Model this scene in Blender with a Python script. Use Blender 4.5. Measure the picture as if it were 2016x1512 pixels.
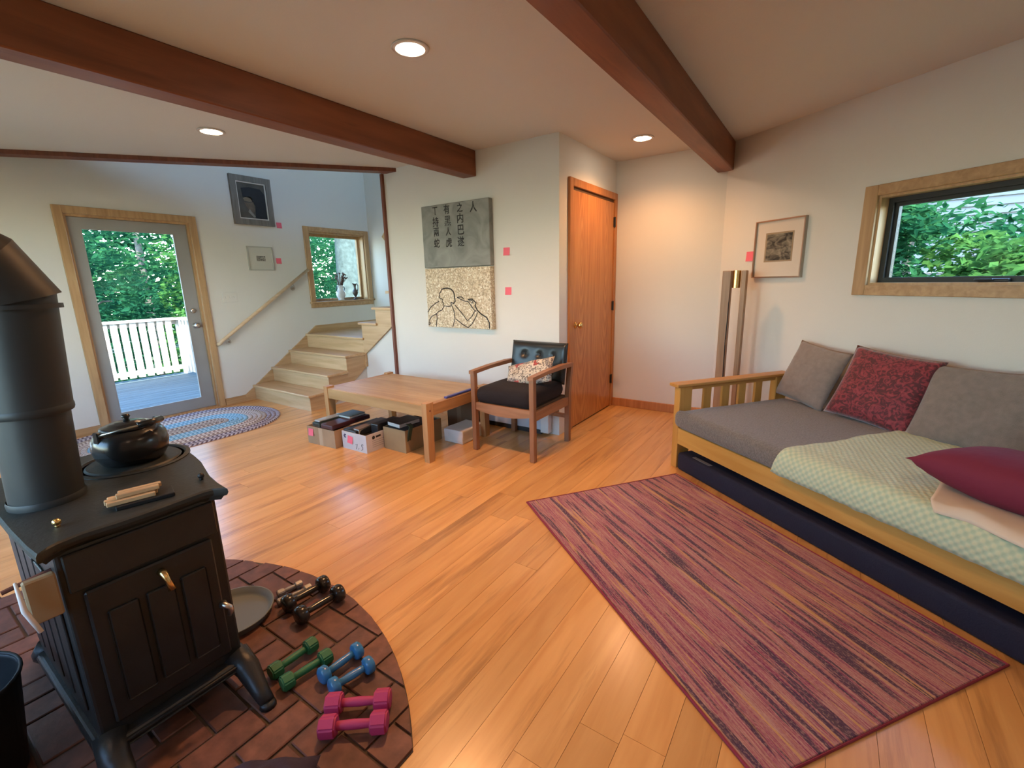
import bpy, bmesh, math, random
from mathutils import Vector, Matrix
random.seed(7)
for o in list(bpy.data.objects): bpy.data.objects.remove(o)
SC = bpy.context.scene
C = SC.collection
PI = math.pi
# ------------------------------------------------------------ camera
cd = bpy.data.cameras.new('camera'); cam = bpy.data.objects.new('camera', cd); C.objects.link(cam)
cd.sensor_fit = 'HORIZONTAL'; cd.sensor_width = 36.0; cd.lens = 16.164; cd.clip_start = 0.03; cd.clip_end = 300
_r, _u, _f = Vector((0.8301, 0.5572, -0.0226)), Vector((-0.1043, 0.1949, 0.9753)), Vector((-0.5478, 0.8072, -0.2199))
cam.matrix_world = Matrix(((_r.x, _u.x, -_f.x, 0), (_r.y, _u.y, -_f.y, 0), (_r.z, _u.z, -_f.z, 1.335), (0, 0, 0, 1)))
SC.camera = cam
# ------------------------------------------------------------ world, sun, exposure
w = bpy.data.worlds.new('world'); SC.world = w; w.use_nodes = True
nt = w.node_tree; bg = nt.nodes['Background']
sky = nt.nodes.new('ShaderNodeTexSky'); sky.sky_type = 'NISHITA'; sky.sun_disc = False
sky.sun_elevation = math.radians(58); sky.sun_rotation = math.radians(112); sky.dust_density = 0.4; sky.ozone_density = 3.0
nt.links.new(sky.outputs[0], bg.inputs[0]); bg.inputs[1].default_value = 1.1
sd = bpy.data.lights.new('sun', 'SUN'); sun = bpy.data.objects.new('sun', sd); C.objects.link(sun)
sd.energy = 9.0; sd.angle = math.radians(0.6); sd.color = (1, 0.95, 0.86)
_e = math.radians(58); sun.rotation_euler = (-Vector((0.92 * math.cos(_e), -0.39 * math.cos(_e), math.sin(_e)))).to_track_quat('-Z', 'Y').to_euler()
sun.location = (8, -4, 14)
vs = SC.view_settings; vs.view_transform = 'Standard'; vs.look = 'None'; vs.gamma = 1.0; vs.use_curve_mapping = False; vs.exposure = 1.12
LAMP_W = 31.0; LAMP_COL = (1.0, 0.47, 0.185)

# ------------------------------------------------------------ helpers
def tag(o, label=None, cat=None, group=None, kind=None):
    if label: o['label'] = label
    if cat: o['category'] = cat
    if group: o['group'] = group
    if kind: o['kind'] = kind
    return o
def thing(name, label, cat, loc=(0, 0, 0), rz=0.0, group=None, rot=None):
    o = bpy.data.objects.new(name, None); C.objects.link(o); o.location = loc
    o.rotation_euler = rot if rot else (0, 0, rz); o.empty_display_size = .05
    return tag(o, label, cat, group)
def obj(name, bm, mat, parent=None, loc=(0, 0, 0), rot=(0, 0, 0), smooth=False, label=None):
    me = bpy.data.meshes.new(name)
    bmesh.ops.recalc_face_normals(bm, faces=bm.faces[:])
    bm.to_mesh(me); bm.free()
    if smooth:
        for p in me.polygons: p.use_smooth = True
    for m in (mat if isinstance(mat, (list, tuple)) else [mat]): me.materials.append(m)
    o = bpy.data.objects.new(name, me); C.objects.link(o); o.parent = parent
    o.location = loc; o.rotation_euler = rot
    if label: o['label'] = label
    return o
def struct(name, bm, mat, label=None, cat=None, smooth=False):
    return tag(obj(name, bm, mat, smooth=smooth), label, cat, kind='structure')
def sthing(name, label, cat, loc=(0, 0, 0), rz=0.0):
    o = thing(name, label, cat, loc, rz); o['kind'] = 'structure'; return o
def smooth_angle(o, deg=40):
    me = o.data
    for p in me.polygons: p.use_smooth = True
    bm = bmesh.new(); bm.from_mesh(me)
    for e in bm.edges:
        if len(e.link_faces) == 2 and e.calc_face_angle(0) > math.radians(deg): e.smooth = False
    bm.to_mesh(me); bm.free(); return o
def B(): return bmesh.new()
def box(bm, x0, x1, y0, y1, z0, z1, bev=0.0, seg=2, M=None, mi=0):
    r = bmesh.ops.create_cube(bm, size=1.0)['verts']
    for v in r:
        v.co = Vector(((x0 + x1) / 2 + v.co.x * (x1 - x0), (y0 + y1) / 2 + v.co.y * (y1 - y0), (z0 + z1) / 2 + v.co.z * (z1 - z0)))
    fs = set(f for v in r for f in v.link_faces)
    for f in fs: f.material_index = mi
    if bev:
        es = list(set(e for v in r for e in v.link_edges))
        q = bmesh.ops.bevel(bm, geom=es, offset=bev, segments=seg, affect='EDGES', profile=.5)
        vsn = set(v for f in q['faces'] for v in f.verts); r = list(vsn)
        for f in q['faces']: f.material_index = mi
        # all verts of this island
        seen = set(r); st = list(r)
        while st:
            v = st.pop()
            for e in v.link_edges:
                ov = e.other_vert(v)
                if ov not in seen: seen.add(ov); st.append(ov)
        r = list(seen)
    if M is not None:
        for v in r: v.co = M @ v.co
    return r
def obox(bm, c, ax, ay, az, hx, hy, hz):          # oriented box
    ax, ay, az = Vector(ax).normalized(), Vector(ay).normalized(), Vector(az).normalized()
    M = Matrix(((ax.x, ay.x, az.x, c[0]), (ax.y, ay.y, az.y, c[1]), (ax.z, ay.z, az.z, c[2]), (0, 0, 0, 1)))
    return box(bm, -hx, hx, -hy, hy, -hz, hz, M=M)
def cyl(bm, p0, p1, r0, r1=None, seg=16, cap=True):
    r1 = r0 if r1 is None else r1
    p0, p1 = Vector(p0), Vector(p1); d = (p1 - p0).normalized()
    a = d.orthogonal().normalized(); b = d.cross(a)
    A = []; Bq = []
    for i in range(seg):
        t = 2 * PI * i / seg; n = a * math.cos(t) + b * math.sin(t)
        A.append(bm.verts.new(p0 + n * r0)); Bq.append(bm.verts.new(p1 + n * r1))
    for i in range(seg):
        j = (i + 1) % seg; bm.faces.new((A[i], A[j], Bq[j], Bq[i]))
    if cap: bm.faces.new(A[::-1]); bm.faces.new(Bq)
    return A + Bq
def tube(bm, pts, r, seg=8, cap=True, closed=False):
    pts = [Vector(p) for p in pts]; n = len(pts); rings = []
    rr = r if isinstance(r, (list, tuple)) else [r] * n
    up = None
    for i, p in enumerate(pts):
        if closed: d = (pts[(i + 1) % n] - pts[i - 1])
        else: d = pts[min(i + 1, n - 1)] - pts[max(i - 1, 0)]
        d.normalize()
        if up is None: up = d.orthogonal().normalized()
        up = (up - d * up.dot(d)); up = up.normalized() if up.length > 1e-6 else d.orthogonal().normalized()
        b = d.cross(up)
        rings.append([bm.verts.new(p + (up * math.cos(2 * PI * k / seg) + b * math.sin(2 * PI * k / seg)) * rr[i]) for k in range(seg)])
    m = n if closed else n - 1
    for i in range(m):
        A, Bq = rings[i], rings[(i + 1) % n]
        for k in range(seg):
            bm.faces.new((A[k], A[(k + 1) % seg], Bq[(k + 1) % seg], Bq[k]))
    if cap and not closed: bm.faces.new(rings[0][::-1]); bm.faces.new(rings[-1])
def prism(bm, pts, h0, h1, fn=None):
    # pts polygon in 2D; fn(a,b,h)->3D (default a=x,b=y,h=z)
    fn = fn or (lambda a, b, h: (a, b, h))
    A = [bm.verts.new(fn(a, b, h0)) for a, b in pts]; Bq = [bm.verts.new(fn(a, b, h1)) for a, b in pts]
    n = len(pts)
    for i in range(n):
        j = (i + 1) % n; bm.faces.new((A[i], A[j], Bq[j], Bq[i]))
    bm.faces.new(A[::-1]); bm.faces.new(Bq)
    return A + Bq
def lathe(bm, prof, seg=24, c=(0, 0, 0), capb=True, capt=True):
    rings = []
    for r, z in prof:
        rings.append([bm.verts.new((c[0] + r * math.cos(2 * PI * k / seg), c[1] + r * math.sin(2 * PI * k / seg), c[2] + z)) for k in range(seg)])
    for i in range(len(rings) - 1):
        for k in range(seg):
            bm.faces.new((rings[i][k], rings[i][(k + 1) % seg], rings[i + 1][(k + 1) % seg], rings[i + 1][k]))
    if capb and prof[0][0] > 1e-5: bm.faces.new(rings[0][::-1])
    if capt and prof[-1][0] > 1e-5: bm.faces.new(rings[-1])
    bmesh.ops.remove_doubles(bm, verts=bm.verts[:], dist=1e-6)
def noise3(x, y, z=0.0):
    from mathutils import noise
    return noise.noise(Vector((x, y, z)))
def pillow_bm(wd, ht, th, n=18, seed=0.0, pinch=.06, wrinkle=.006, p=2.6):
    bm = B(); G = {}
    for s in (1, -1):
        for i in range(n + 1):
            for j in range(n + 1):
                u = -1 + 2 * i / n; v = -1 + 2 * j / n
                edge = (i in (0, n)) or (j in (0, n))
                if edge and s < 0: G[(s, i, j)] = G[(1, i, j)]; continue
                k = max(0.0, (1 - abs(u) ** p) * (1 - abs(v) ** p)) ** .55
                sx = 1 - pinch * (1 - abs(v)) * abs(u) ** 2 * 0 - pinch * (1 - v * v)
                sy = 1 - pinch * (1 - u * u)
                x = u * wd / 2 * (sx if abs(u) > .01 else 1); y = v * ht / 2 * sy
                z = s * th / 2 * k + wrinkle * k * noise3(u * 2.3 + seed, v * 2.3, s * 3 + seed) * 2
                G[(s, i, j)] = bm.verts.new((x, y, z))
    for s in (1, -1):
        for i in range(n):
            for j in range(n):
                f = [G[(s, i, j)], G[(s, i + 1, j)], G[(s, i + 1, j + 1)], G[(s, i, j + 1)]]
                bm.faces.new(f if s > 0 else f[::-1])
    return bm
def copy_tree(o, parent=None):
    c = o.copy(); C.objects.link(c); c.parent = parent
    for ch in list(o.children): copy_tree(ch, c)
    return c

# ------------------------------------------------------------ materials
MATS = {}
def _new(name):
    m = bpy.data.materials.new(name); m.use_nodes = True; return m, m.node_tree, m.node_tree.nodes['Principled BSDF']
def mat(name, col, rough=.6, metal=0.0, bump=None, var=None, coat=0.0, spec=None, sheen=0.0, trans=0.0):
    """plain material; var=(scale,amount) colour mottling; bump=(scale,strength)"""
    if name in MATS: return MATS[name]
    m, nt, p = _new(name); N, L = nt.nodes, nt.links
    p.inputs['Base Color'].default_value = (*col, 1); p.inputs['Roughness'].default_value = rough; p.inputs['Metallic'].default_value = metal
    if coat: p.inputs['Coat Weight'].default_value = coat; p.inputs['Coat Roughness'].default_value = .15
    if spec is not None: p.inputs['Specular IOR Level'].default_value = spec
    if sheen: p.inputs['Sheen Weight'].default_value = sheen; p.inputs['Sheen Roughness'].default_value = .6
    if var or bump:
        tc = N.new('ShaderNodeTexCoord')
    if var:
        n = N.new('ShaderNodeTexNoise'); n.inputs['Scale'].default_value = var[0]; n.inputs['Detail'].default_value = 5
        L.new(tc.outputs['Object'], n.inputs['Vector'])
        r = N.new('ShaderNodeValToRGB'); a = var[1]
        r.color_ramp.elements[0].position = .3; r.color_ramp.elements[1].position = .7
        r.color_ramp.elements[0].color = (*[max(0, c * (1 - a)) for c in col], 1); r.color_ramp.elements[1].color = (*[min(1, c * (1 + a)) for c in col], 1)
        L.new(n.outputs['Fac'], r.inputs['Fac']); L.new(r.outputs['Color'], p.inputs['Base Color'])
    if bump:
        n2 = N.new('ShaderNodeTexNoise'); n2.inputs['Scale'].default_value = bump[0]; n2.inputs['Detail'].default_value = 4
        L.new(tc.outputs['Object'], n2.inputs['Vector'])
        b = N.new('ShaderNodeBump'); b.inputs['Strength'].default_value = bump[1]; b.inputs['Distance'].default_value = .01
        L.new(n2.outputs['Fac'], b.inputs['Height']); L.new(b.outputs['Normal'], p.inputs['Normal'])
    MATS[name] = m; return m
def ramp(N, stops):
    r = N.new('ShaderNodeValToRGB'); e = r.color_ramp.elements
    while len(e) < len(stops): e.new(.5)
    for k, (pos, c) in enumerate(stops): e[k].position = pos; e[k].color = (*c, 1)
    return r
def wood(name, dark, light, axis=1, scale=9.0, stretch=14.0, rough=.42, rnd=.12, world=False, coat=0.0, streak=None, contrast=(.32, .68)):
    if name in MATS: return MATS[name]
    m, nt, p = _new(name); N, L = nt.nodes, nt.links
    if world: src = N.new('ShaderNodeNewGeometry').outputs['Position']
    else: src = N.new('ShaderNodeTexCoord').outputs['Object']
    oi = N.new('ShaderNodeObjectInfo')
    mul = N.new('ShaderNodeVectorMath'); mul.operation = 'SCALE'; mul.inputs[0].default_value = (37.0, 53.0, 71.0); L.new(oi.outputs['Random'], mul.inputs['Scale'])
    add = N.new('ShaderNodeVectorMath'); add.operation = 'ADD'; L.new(src, add.inputs[0]); L.new(mul.outputs[0], add.inputs[1])
    mp = N.new('ShaderNodeMapping'); s = [scale * stretch / 4] * 3; s[axis] = scale / 4; mp.inputs['Scale'].default_value = s
    L.new(add.outputs[0], mp.inputs['Vector'])
    n = N.new('ShaderNodeTexNoise'); n.inputs['Scale'].default_value = 1.0; n.inputs['Detail'].default_value = 6; n.inputs['Distortion'].default_value = .6
    L.new(mp.outputs[0], n.inputs['Vector'])
    r = ramp(N, [(contrast[0], dark), (contrast[1], light)]); L.new(n.outputs['Fac'], r.inputs['Fac'])
    col = r.outputs['Color']
    if streak:
        mp2 = N.new('ShaderNodeMapping'); s2 = [scale * 1.2] * 3; s2[axis] = scale * .09; mp2.inputs['Scale'].default_value = s2; L.new(add.outputs[0], mp2.inputs['Vector'])
        n2 = N.new('ShaderNodeTexNoise'); n2.inputs['Scale'].default_value = 1.0; n2.inputs['Detail'].default_value = 8; n2.inputs['Roughness'].default_value = .65
        L.new(mp2.outputs[0], n2.inputs['Vector'])
        r2 = ramp(N, [(.55, (0, 0, 0)), (.68, (1, 1, 1))]); L.new(n2.outputs['Fac'], r2.inputs['Fac'])
        mx = N.new('ShaderNodeMixRGB'); mx.inputs['Color2'].default_value = (*streak, 1); L.new(col, mx.inputs['Color1'])
        mm = N.new('ShaderNodeMath'); mm.operation = 'MULTIPLY'; mm.inputs[1].default_value = .75; L.new(r2.outputs['Color'], mm.inputs[0]); L.new(mm.outputs[0], mx.inputs['Fac'])
        col = mx.outputs['Color']
    hs = N.new('ShaderNodeHueSaturation'); L.new(col, hs.inputs['Color'])
    mr = N.new('ShaderNodeMapRange'); mr.inputs['To Min'].default_value = 1 - rnd; mr.inputs['To Max'].default_value = 1 + rnd
    L.new(oi.outputs['Random'], mr.inputs['Value']); L.new(mr.outputs[0], hs.inputs['Value'])
    L.new(hs.outputs[0], p.inputs['Base Color']); p.inputs['Roughness'].default_value = rough
    if coat: p.inputs['Coat Weight'].default_value = coat; p.inputs['Coat Roughness'].default_value = .22
    MATS[name] = m; return m
def glass_mat():
    m = bpy.data.materials.new('window_glass'); m.use_nodes = True; nt = m.node_tree; N, L = nt.nodes, nt.links
    N.remove(N['Principled BSDF']); out = N['Material Output']
    t = N.new('ShaderNodeBsdfTransparent'); t.inputs[0].default_value = (.93, .97, .95, 1)
    g = N.new('ShaderNodeBsdfGlossy'); g.inputs['Roughness'].default_value = .02
    fr = N.new('ShaderNodeFresnel'); fr.inputs['IOR'].default_value = 1.25 
    mx = N.new('ShaderNodeMixShader'); wk = N.new('ShaderNodeMath'); wk.operation = 'MULTIPLY'; wk.inputs[1].default_value = .08; L.new(fr.outputs[0], wk.inputs[0]); L.new(wk.outputs[0], mx.inputs[0]); L.new(t.outputs[0], mx.inputs[1]); L.new(g.outputs[0], mx.inputs[2]); L.new(mx.outputs[0], out.inputs[0])
    return m
def emit_mat(name, col, s):
    m = bpy.data.materials.new(name); m.use_nodes = True; nt = m.node_tree; N, L = nt.nodes, nt.links
    N.remove(N['Principled BSDF']); e = N.new('ShaderNodeEmission'); e.inputs[0].default_value = (*col, 1); e.inputs[1].default_value = s
    L.new(e.outputs[0], N['Material Output'].inputs[0]); return m
def leaf_mat(name, c1, c2):
    m = bpy.data.materials.new(name); m.use_nodes = True; nt = m.node_tree; N, L = nt.nodes, nt.links
    N.remove(N['Principled BSDF'])
    tc = N.new('ShaderNodeTexCoord'); n = N.new('ShaderNodeTexNoise'); n.inputs['Scale'].default_value = 2.2; n.inputs['Detail'].default_value = 4
    L.new(tc.outputs['Object'], n.inputs['Vector']); r = ramp(N, [(.35, c1), (.65, c2)]); L.new(n.outputs['Fac'], r.inputs['Fac'])
    d = N.new('ShaderNodeBsdfDiffuse'); t = N.new('ShaderNodeBsdfTranslucent'); L.new(r.outputs[0], d.inputs[0]); L.new(r.outputs[0], t.inputs[0])
    mx = N.new('ShaderNodeMixShader'); mx.inputs[0].default_value = .45; L.new(d.outputs[0], mx.inputs[1]); L.new(t.outputs[0], mx.inputs[2])
    L.new(mx.outputs[0], N['Material Output'].inputs[0]); return m

GLASS = glass_mat()
M_WALL = mat('wall_paint', (.68, .67, .62), .85, bump=(180, .06), var=(1.3, .02))
M_CEIL = mat('ceiling_paint', (.66, .64, .60), .9, bump=(120, .08), var=(1.0, .02))
M_BEAM = wood('beam_wood', (.16, .045, .016), (.27, .085, .032), axis=1, scale=5, stretch=9, rough=.5, rnd=.03, streak=(.09, .025, .012))
M_TRIM = wood('fir_trim', (.38, .225, .10), (.52, .335, .165), axis=2, scale=8, rough=.4, rnd=.05)
M_TRIMH = wood('fir_trim_h', (.38, .225, .10), (.52, .335, .165), axis=1, scale=8, rough=.4, rnd=.05)
M_DARKTRIM = wood('redwood_strip', (.13, .035, .016), (.20, .06, .028), axis=2, scale=8, rough=.5, rnd=.03)
M_STAIR = wood('stair_maple', (.48, .31, .15), (.62, .43, .24), axis=0, scale=7, rough=.35, rnd=.05)
M_STAIRY = wood('stair_maple_y', (.44, .28, .13), (.58, .39, .21), axis=1, scale=7, rough=.38, rnd=.05)
M_FLOOR = wood('maple_floor', (.57, .275, .08), (.74, .42, .152), axis=1, scale=7, stretch=10, rough=.3, rnd=.11, world=True, coat=.35, streak=(.30, .13, .035), contrast=(.25, .75))
M_SUB = mat('subfloor_dark', (.10, .05, .02), .8)
M_ALDER = wood('door_veneer', (.40, .13, .03), (.58, .24, .065), axis=2, scale=6, stretch=5, rough=.35, rnd=.02, coat=.2)
M_ALDERT = wood('door_casing', (.38, .14, .04), (.52, .22, .07), axis=2, scale=8, rough=.4, rnd=.04)
M_BRASS = mat('brass', (.72, .52, .22), .25, 1.0)
M_STEEL = mat('brushed_steel', (.55, .54, .5), .3, 1.0)
M_IRON = mat('black_cast_iron', (.018, .02, .02), .42, .25, bump=(60, .12), var=(12, .2))
M_BLACKM = mat('black_steel', (.012, .014, .016), .5, .3)
M_BRONZE = mat('dark_bronze_frame', (.02, .022, .022), .45, .2)
M_PINK = mat('pink_note_paper', (.85, .16, .22), .8)
M_WHITE = mat('white_enamel', (.72, .71, .67), .5)
# ------------------------------------------------------------ room shell
ZC = 2.43
def wall_bm(P, d, n, t0, t1, z0, z1, th, holes=()):
    """wall whose room face starts at P along unit d, thickness th along unit n (outwards); holes=(ta,tb,za,zb)"""
    bm = B(); d = Vector((*d, 0)); n = Vector((*n, 0)); P = Vector((*P, 0))
    ts = sorted(set([t0, t1] + [h[0] for h in holes] + [h[1] for h in holes]))
    zs = sorted(set([z0, z1] + [h[2] for h in holes] + [h[3] for h in holes]))
    for a, b in zip(ts, ts[1:]):
        for c, e in zip(zs, zs[1:]):
            tm, zm = (a + b) / 2, (c + e) / 2
            if any(h[0] < tm < h[1] and h[2] < zm < h[3] for h in holes): continue
            cc = P + d * tm + n * th / 2; cc.z = zm
            obox(bm, cc, d, n, (0, 0, 1), (b - a) / 2, th / 2, (e - c) / 2)
    bmesh.ops.remove_doubles(bm, verts=bm.verts[:], dist=1e-4)
    return bm
XL = -5.64
DANG = math.radians(35.5); DD = (math.cos(DANG), -math.sin(DANG)); DN = (math.sin(DANG), math.cos(DANG)); DP = (-.815, 4.58)
# floor (planks run along y)
bm = B(); prism(bm, [(-5.8, -1.35), (2.25, -1.35), (2.25, 2.42), (-.76, 4.72), (-5.8, 4.82)], -.30, -.012)
FLOOR = struct('floor', bm, M_SUB, 'pale maple plank floor running towards the closet door', 'floor')
def clip_y(x0, x1):      # visible room extent for a strip
    lo, hi = -1.2, 0
    xm = (x0 + x1) / 2
    if xm < -3.80: hi = 4.67
    elif xm < -1.82: hi = 3.40
    elif xm < -.815: hi = 4.58
    else: hi = 4.58 - (xm + .815) * math.tan(DANG)
    return lo, hi
PW = .1255; pme = {}
def plank_mesh():
    bm = B(); box(bm, -PW / 2 + .0006, PW / 2 - .0006, -.5, .5, -.012, 0)
    me = bpy.data.meshes.new('plank'); bm.to_mesh(me); bm.free(); me.materials.append(M_FLOOR); return me
PME = plank_mesh(); npl = 0
x = -.871 - PW * 38
pr = random.Random(3)
HC, HR = (-1.724, -.213), 1.265          # hearth arc
def hearth_y(x):
    if x > -.862 or x < HC[0] - HR: return None
    return HC[1] + math.sqrt(max(0, HR * HR - (x - HC[0]) ** 2))
while x < 2.1:
    xm = x + PW / 2
    lo, hi = clip_y(x, x + PW)
    lo = -1.2
    if xm < XL: x += PW; continue
    hx = hearth_y(xm)
    if hx: lo = hx - .10
    y = lo; first = True
    while y < hi - .001:
        ln = pr.uniform(1.0, 2.6)
        if first: ln = pr.uniform(.5, 2.2); first = False
        e = min(hi, y + ln)
        if hi - e < .35: e = hi
        o = bpy.data.objects.new('plank', PME); C.objects.link(o); o.parent = FLOOR
        o.location = (xm, (y + e) / 2, 0); o.scale = (1, (e - y) - .0012, 1); npl += 1
        y = e
    x += PW
# ceiling with the open diagonal edge over the stair
bm = B(); prism(bm, [(-5.8, -2.7), (3.7, -2.7), (3.7, 1.85), (-.55, 4.95), (-1.82, 4.75), (-1.82, 3.40), (-3.63, 3.40), (-5.64, .856), (-5.8, .85)], ZC, ZC + .28)  # slab overhangs the outer walls, widened to keep sun out of the windows
struct('ceiling', bm, M_CEIL, 'flat off-white ceiling crossed by wooden beams', 'ceiling')
# walls
struct('wall_back', wall_bm((-3.80, 3.40), (1, 0), (0, 1), 0, 1.98, 0, 2.71, .115), M_WALL, 'white wall behind the coffee table and armchair', 'wall')
struct('wall_closet', wall_bm((-1.82, 3.515), (0, 1), (-1, 0), 0, 1.185, 0, 2.71, .12), M_WALL, 'short wall holding the brown closet door', 'wall')
struct('wall_nook', wall_bm((-1.82, 4.58), (1, 0), (0, 1), 0, 1.02, 0, 2.5, .14), M_WALL, 'warm lit wall between closet door and lamp', 'wall')
W2 = (1.262, 2.42, 1.253, 1.80)
struct('wall_right', wall_bm(DP, DD, DN, -.06, 3.70, 0, 2.5, .15, [W2]), M_WALL, 'slanted white wall behind the daybed', 'wall')
W4 = (-1.1, .0, .05, 1.9); D1 = (1.345, 2.333, 0, 2.0); W1 = (3.70, 4.575, 1.115, 2.012)  # includes an added opening out of view to let in daylight
struct('wall_left', wall_bm((XL, 0), (0, 1), (-1, 0), -1.35, 4.82, -.3, 5.0, .16, [D1, W1, W4]), M_WALL, 'tall wall with deck door and stair window', 'wall')
struct('wall_stair', wall_bm((XL, 4.67), (1, 0), (0, 1), -.16, 3.82, 0, 5.0, .15), M_WALL, 'end wall of the stairwell', 'wall')
struct('wall_side', wall_bm((2.1, -1.35), (0, 1), (1, 0), 0, 3.85, 0, 2.5, .15), M_WALL, 'side wall out of view to the right', 'wall')
RW = (1.2, 4.8, .7, 2.15)
struct('wall_rear', wall_bm((XL, -1.2), (1, 0), (0, -1), -.16, 7.9, 0, 2.5, .15, [RW]), M_WALL, 'rear wall out of view with an added wide window', 'wall')
# upstairs enclosure above the stair
bm = B(); box(bm, -5.8, -1.8, -1.35, 4.82, 4.95, 5.1); struct('ceiling_upper', bm, M_CEIL, 'upper ceiling above the open stairwell', 'ceiling')
struct('wall_upper_rear', wall_bm((XL, -1.2), (1, 0), (0, -1), -.16, 3.84, 2.71, 4.95, .15), M_WALL, 'upstairs wall out of view', 'wall')
struct('wall_upper_side', wall_bm((-1.95, -1.2), (0, 1), (1, 0), 0, 5.87, 2.71, 4.95, .15, [(3.0, 4.6, 3.3, 4.3)]), M_WALL, 'upstairs side wall out of view', 'wall')  # opening added to let daylight down the stairwell
# walls under the stair
bm = B(); prism(bm, [(3.05, 0), (3.535, 0), (3.535, .37), (3.51, .37)], -4.54, -4.513, lambda a, b, h: (h, a, b)); prism(bm, [(-4.513, 0), (-3.80, 0), (-3.80, .99), (-4.513, .50)], 3.535, 3.56, lambda a, b, h: (a, h, b))
struct('wall_understair', bm, M_WALL, 'white panel closing the space under the stairs', 'wall')
# unseen windows added to bring daylight into the room
def added_window(name, label, P, ang, t0, t1, z0, z1, n):
    r = sthing(name, label, 'window', (P[0], P[1], 0), ang); bm = B(); fw = .05; st = (t1 - t0) / n
    box(bm, t0, t1, .05, .11, z0, z0 + fw); box(bm, t0, t1, .05, .11, z1 - fw, z1)
    for k in range(n + 1):
        c = min(max(t0 + k * st, t0 + fw / 2), t1 - fw / 2); box(bm, c - fw / 2, c + fw / 2, .05, .11, z0 + fw, z1 - fw)
    obj('window_frame', bm, M_TRIM, r)
    for k in range(n):
        bm = B(); box(bm, t0 + k * st + fw / 2, t0 + (k + 1) * st - fw / 2, .078, .082, z0 + fw, z1 - fw); obj('pane', bm, GLASS, r)
added_window('added_window_3', 'wide unseen window added in the rear wall for daylight', (XL, -1.2), PI, -RW[1], -RW[0], RW[2], RW[3], 3)
added_window('added_window_4', 'large unseen window added beyond the stove for daylight', (XL, 0), PI / 2, *W4, 2)
added_window('added_window_5', 'unseen upstairs window added to light the stairwell', (-1.95, -1.2), -PI / 2, -4.6, -3.0, 3.3, 4.3, 2)

# ------------------------------------------------------------ beams and strips
def beam(x0, x1, y0, y1, z0, label):
    bm = B(); box(bm, 0, x1 - x0, 0, y1 - y0, 0, ZC - z0, bev=.006, seg=1)
    tag(obj('ceiling_beam', bm, M_BEAM, loc=(x0, y0, z0)), label, 'beam', 'ceiling beams')
beam(-2.775, -2.63, -1.2, 3.40, 2.222, 'reddish wooden ceiling beam on the left, running to the tablet wall')
beam(-.90, -.765, -1.2, 4.575, 2.205, 'reddish wooden ceiling beam on the right, ending above the floor lamp')
# diagonal trim on the ceiling edge
dv = Vector((-3.63 + 5.64, 3.40 - .856, 0)); ln = dv.length; dv.normalize(); nv = Vector((-dv.y, dv.x, 0))
bm = B(); cc = Vector((-5.64, .856, 0)) + dv * (ln / 2 + .015) + nv * .045; cc.z = ZC - .012
obox(bm, cc, dv, nv, (0, 0, 1), ln / 2 + .015, .055, .022)
obox(bm, cc + Vector((0, 0, .15)) + nv * -.03, dv, nv, (0, 0, 1), ln / 2, .012, .15)
struct('trim_1', bm, M_DARKTRIM, 'dark red strip along the diagonal ceiling edge over the stairs', 'trim')
bm = B(); box(bm, -3.832, -3.798, 3.372, 3.53, 0, 2.40, bev=.004, seg=1)
struct('trim_2', bm, M_DARKTRIM, 'slim dark red upright at the free end of the back wall', 'trim')
# baseboards
bm = B(); box(bm, -1.80, -.83, 4.562, 4.58, 0, .085, bev=.004, seg=1); struct('baseboard_nook', bm, M_ALDERT, 'brown baseboard under the warm lit wall', 'baseboard')
bm = B(); box(bm, XL, XL + .016, 2.405, 2.63, 0, .075); box(bm, XL, XL + .016, -1.2, 1.275, 0, .075); struct('baseboard_left', bm, M_TRIMH, 'fir baseboard beside the deck door', 'baseboard')
bm = B(); box(bm, -3.79, -2.88, 3.384, 3.40, 0, .075); struct('baseboard_back', bm, M_TRIM, 'fir baseboard behind the coffee table', 'baseboard')
Dm = Matrix.Translation((DP[0], DP[1], 0)) @ Matrix.Rotation(-DANG, 4, 'Z')   # local x along wall, -y into room
bm = B(); box(bm, .02, 3.5, -.018, 0, 0, .085, M=Dm); struct('baseboard_right', bm, M_ALDERT, 'brown baseboard behind the daybed', 'baseboard')

# ------------------------------------------------------------ deck door (door_1), local: x = along +y wall, y = into room(-)
def wallroot(kind, name, label, cat, P, ang, struct_=True):
    o = thing(name, label, cat, (P[0], P[1], 0), ang)
    if struct_: o['kind'] = 'structure'
    return o
# left wall frame: local x -> world +y, local y -> world -x (outwards), so room side is -y
LW = PI / 2
M_DOORG = mat('grey_door_paint', (.30, .30, .29), .45, var=(3, .06))
d1 = wallroot('s', 'door_1', 'grey glazed deck door with wood casing', 'door', (XL, 0), LW)
bm = B(); a, b, z1 = 1.345, 2.333, 2.0
box(bm, a - .066, a, -.02, .002, 0, z1 + .066, bev=.003, seg=1); obj('casing', bm, M_TRIM, d1)
bm = B(); box(bm, b, b + .066, -.02, .002, 0, z1 + .066, bev=.003, seg=1); obj('casing', bm, M_TRIM, d1)
bm = B(); box(bm, a, b, -.0201, .002, z1, z1 + .066, bev=.003, seg=1); obj('casing', bm, M_TRIM, d1)
bm = B(); box(bm, a, a + .02, .002, .16, 0, z1); box(bm, b - .02, b, .002, .16, 0, z1); box(bm, a + .02, b - .02, .002, .16, z1 - .02, z1); box(bm, a, b, .0, .2, -.012, .02); obj('jamb', bm, M_TRIM, d1)
lf = []
bm = B(); y0, y1 = .03, .072
box(bm, a + .022, 1.452, y0, y1, .022, z1 - .022); box(bm, 2.19, b - .022, y0, y1, .022, z1 - .022)
box(bm, 1.452, 2.19, y0, y1, .022, .135); box(bm, 1.452, 2.19, y0, y1, 1.885, z1 - .022)
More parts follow.
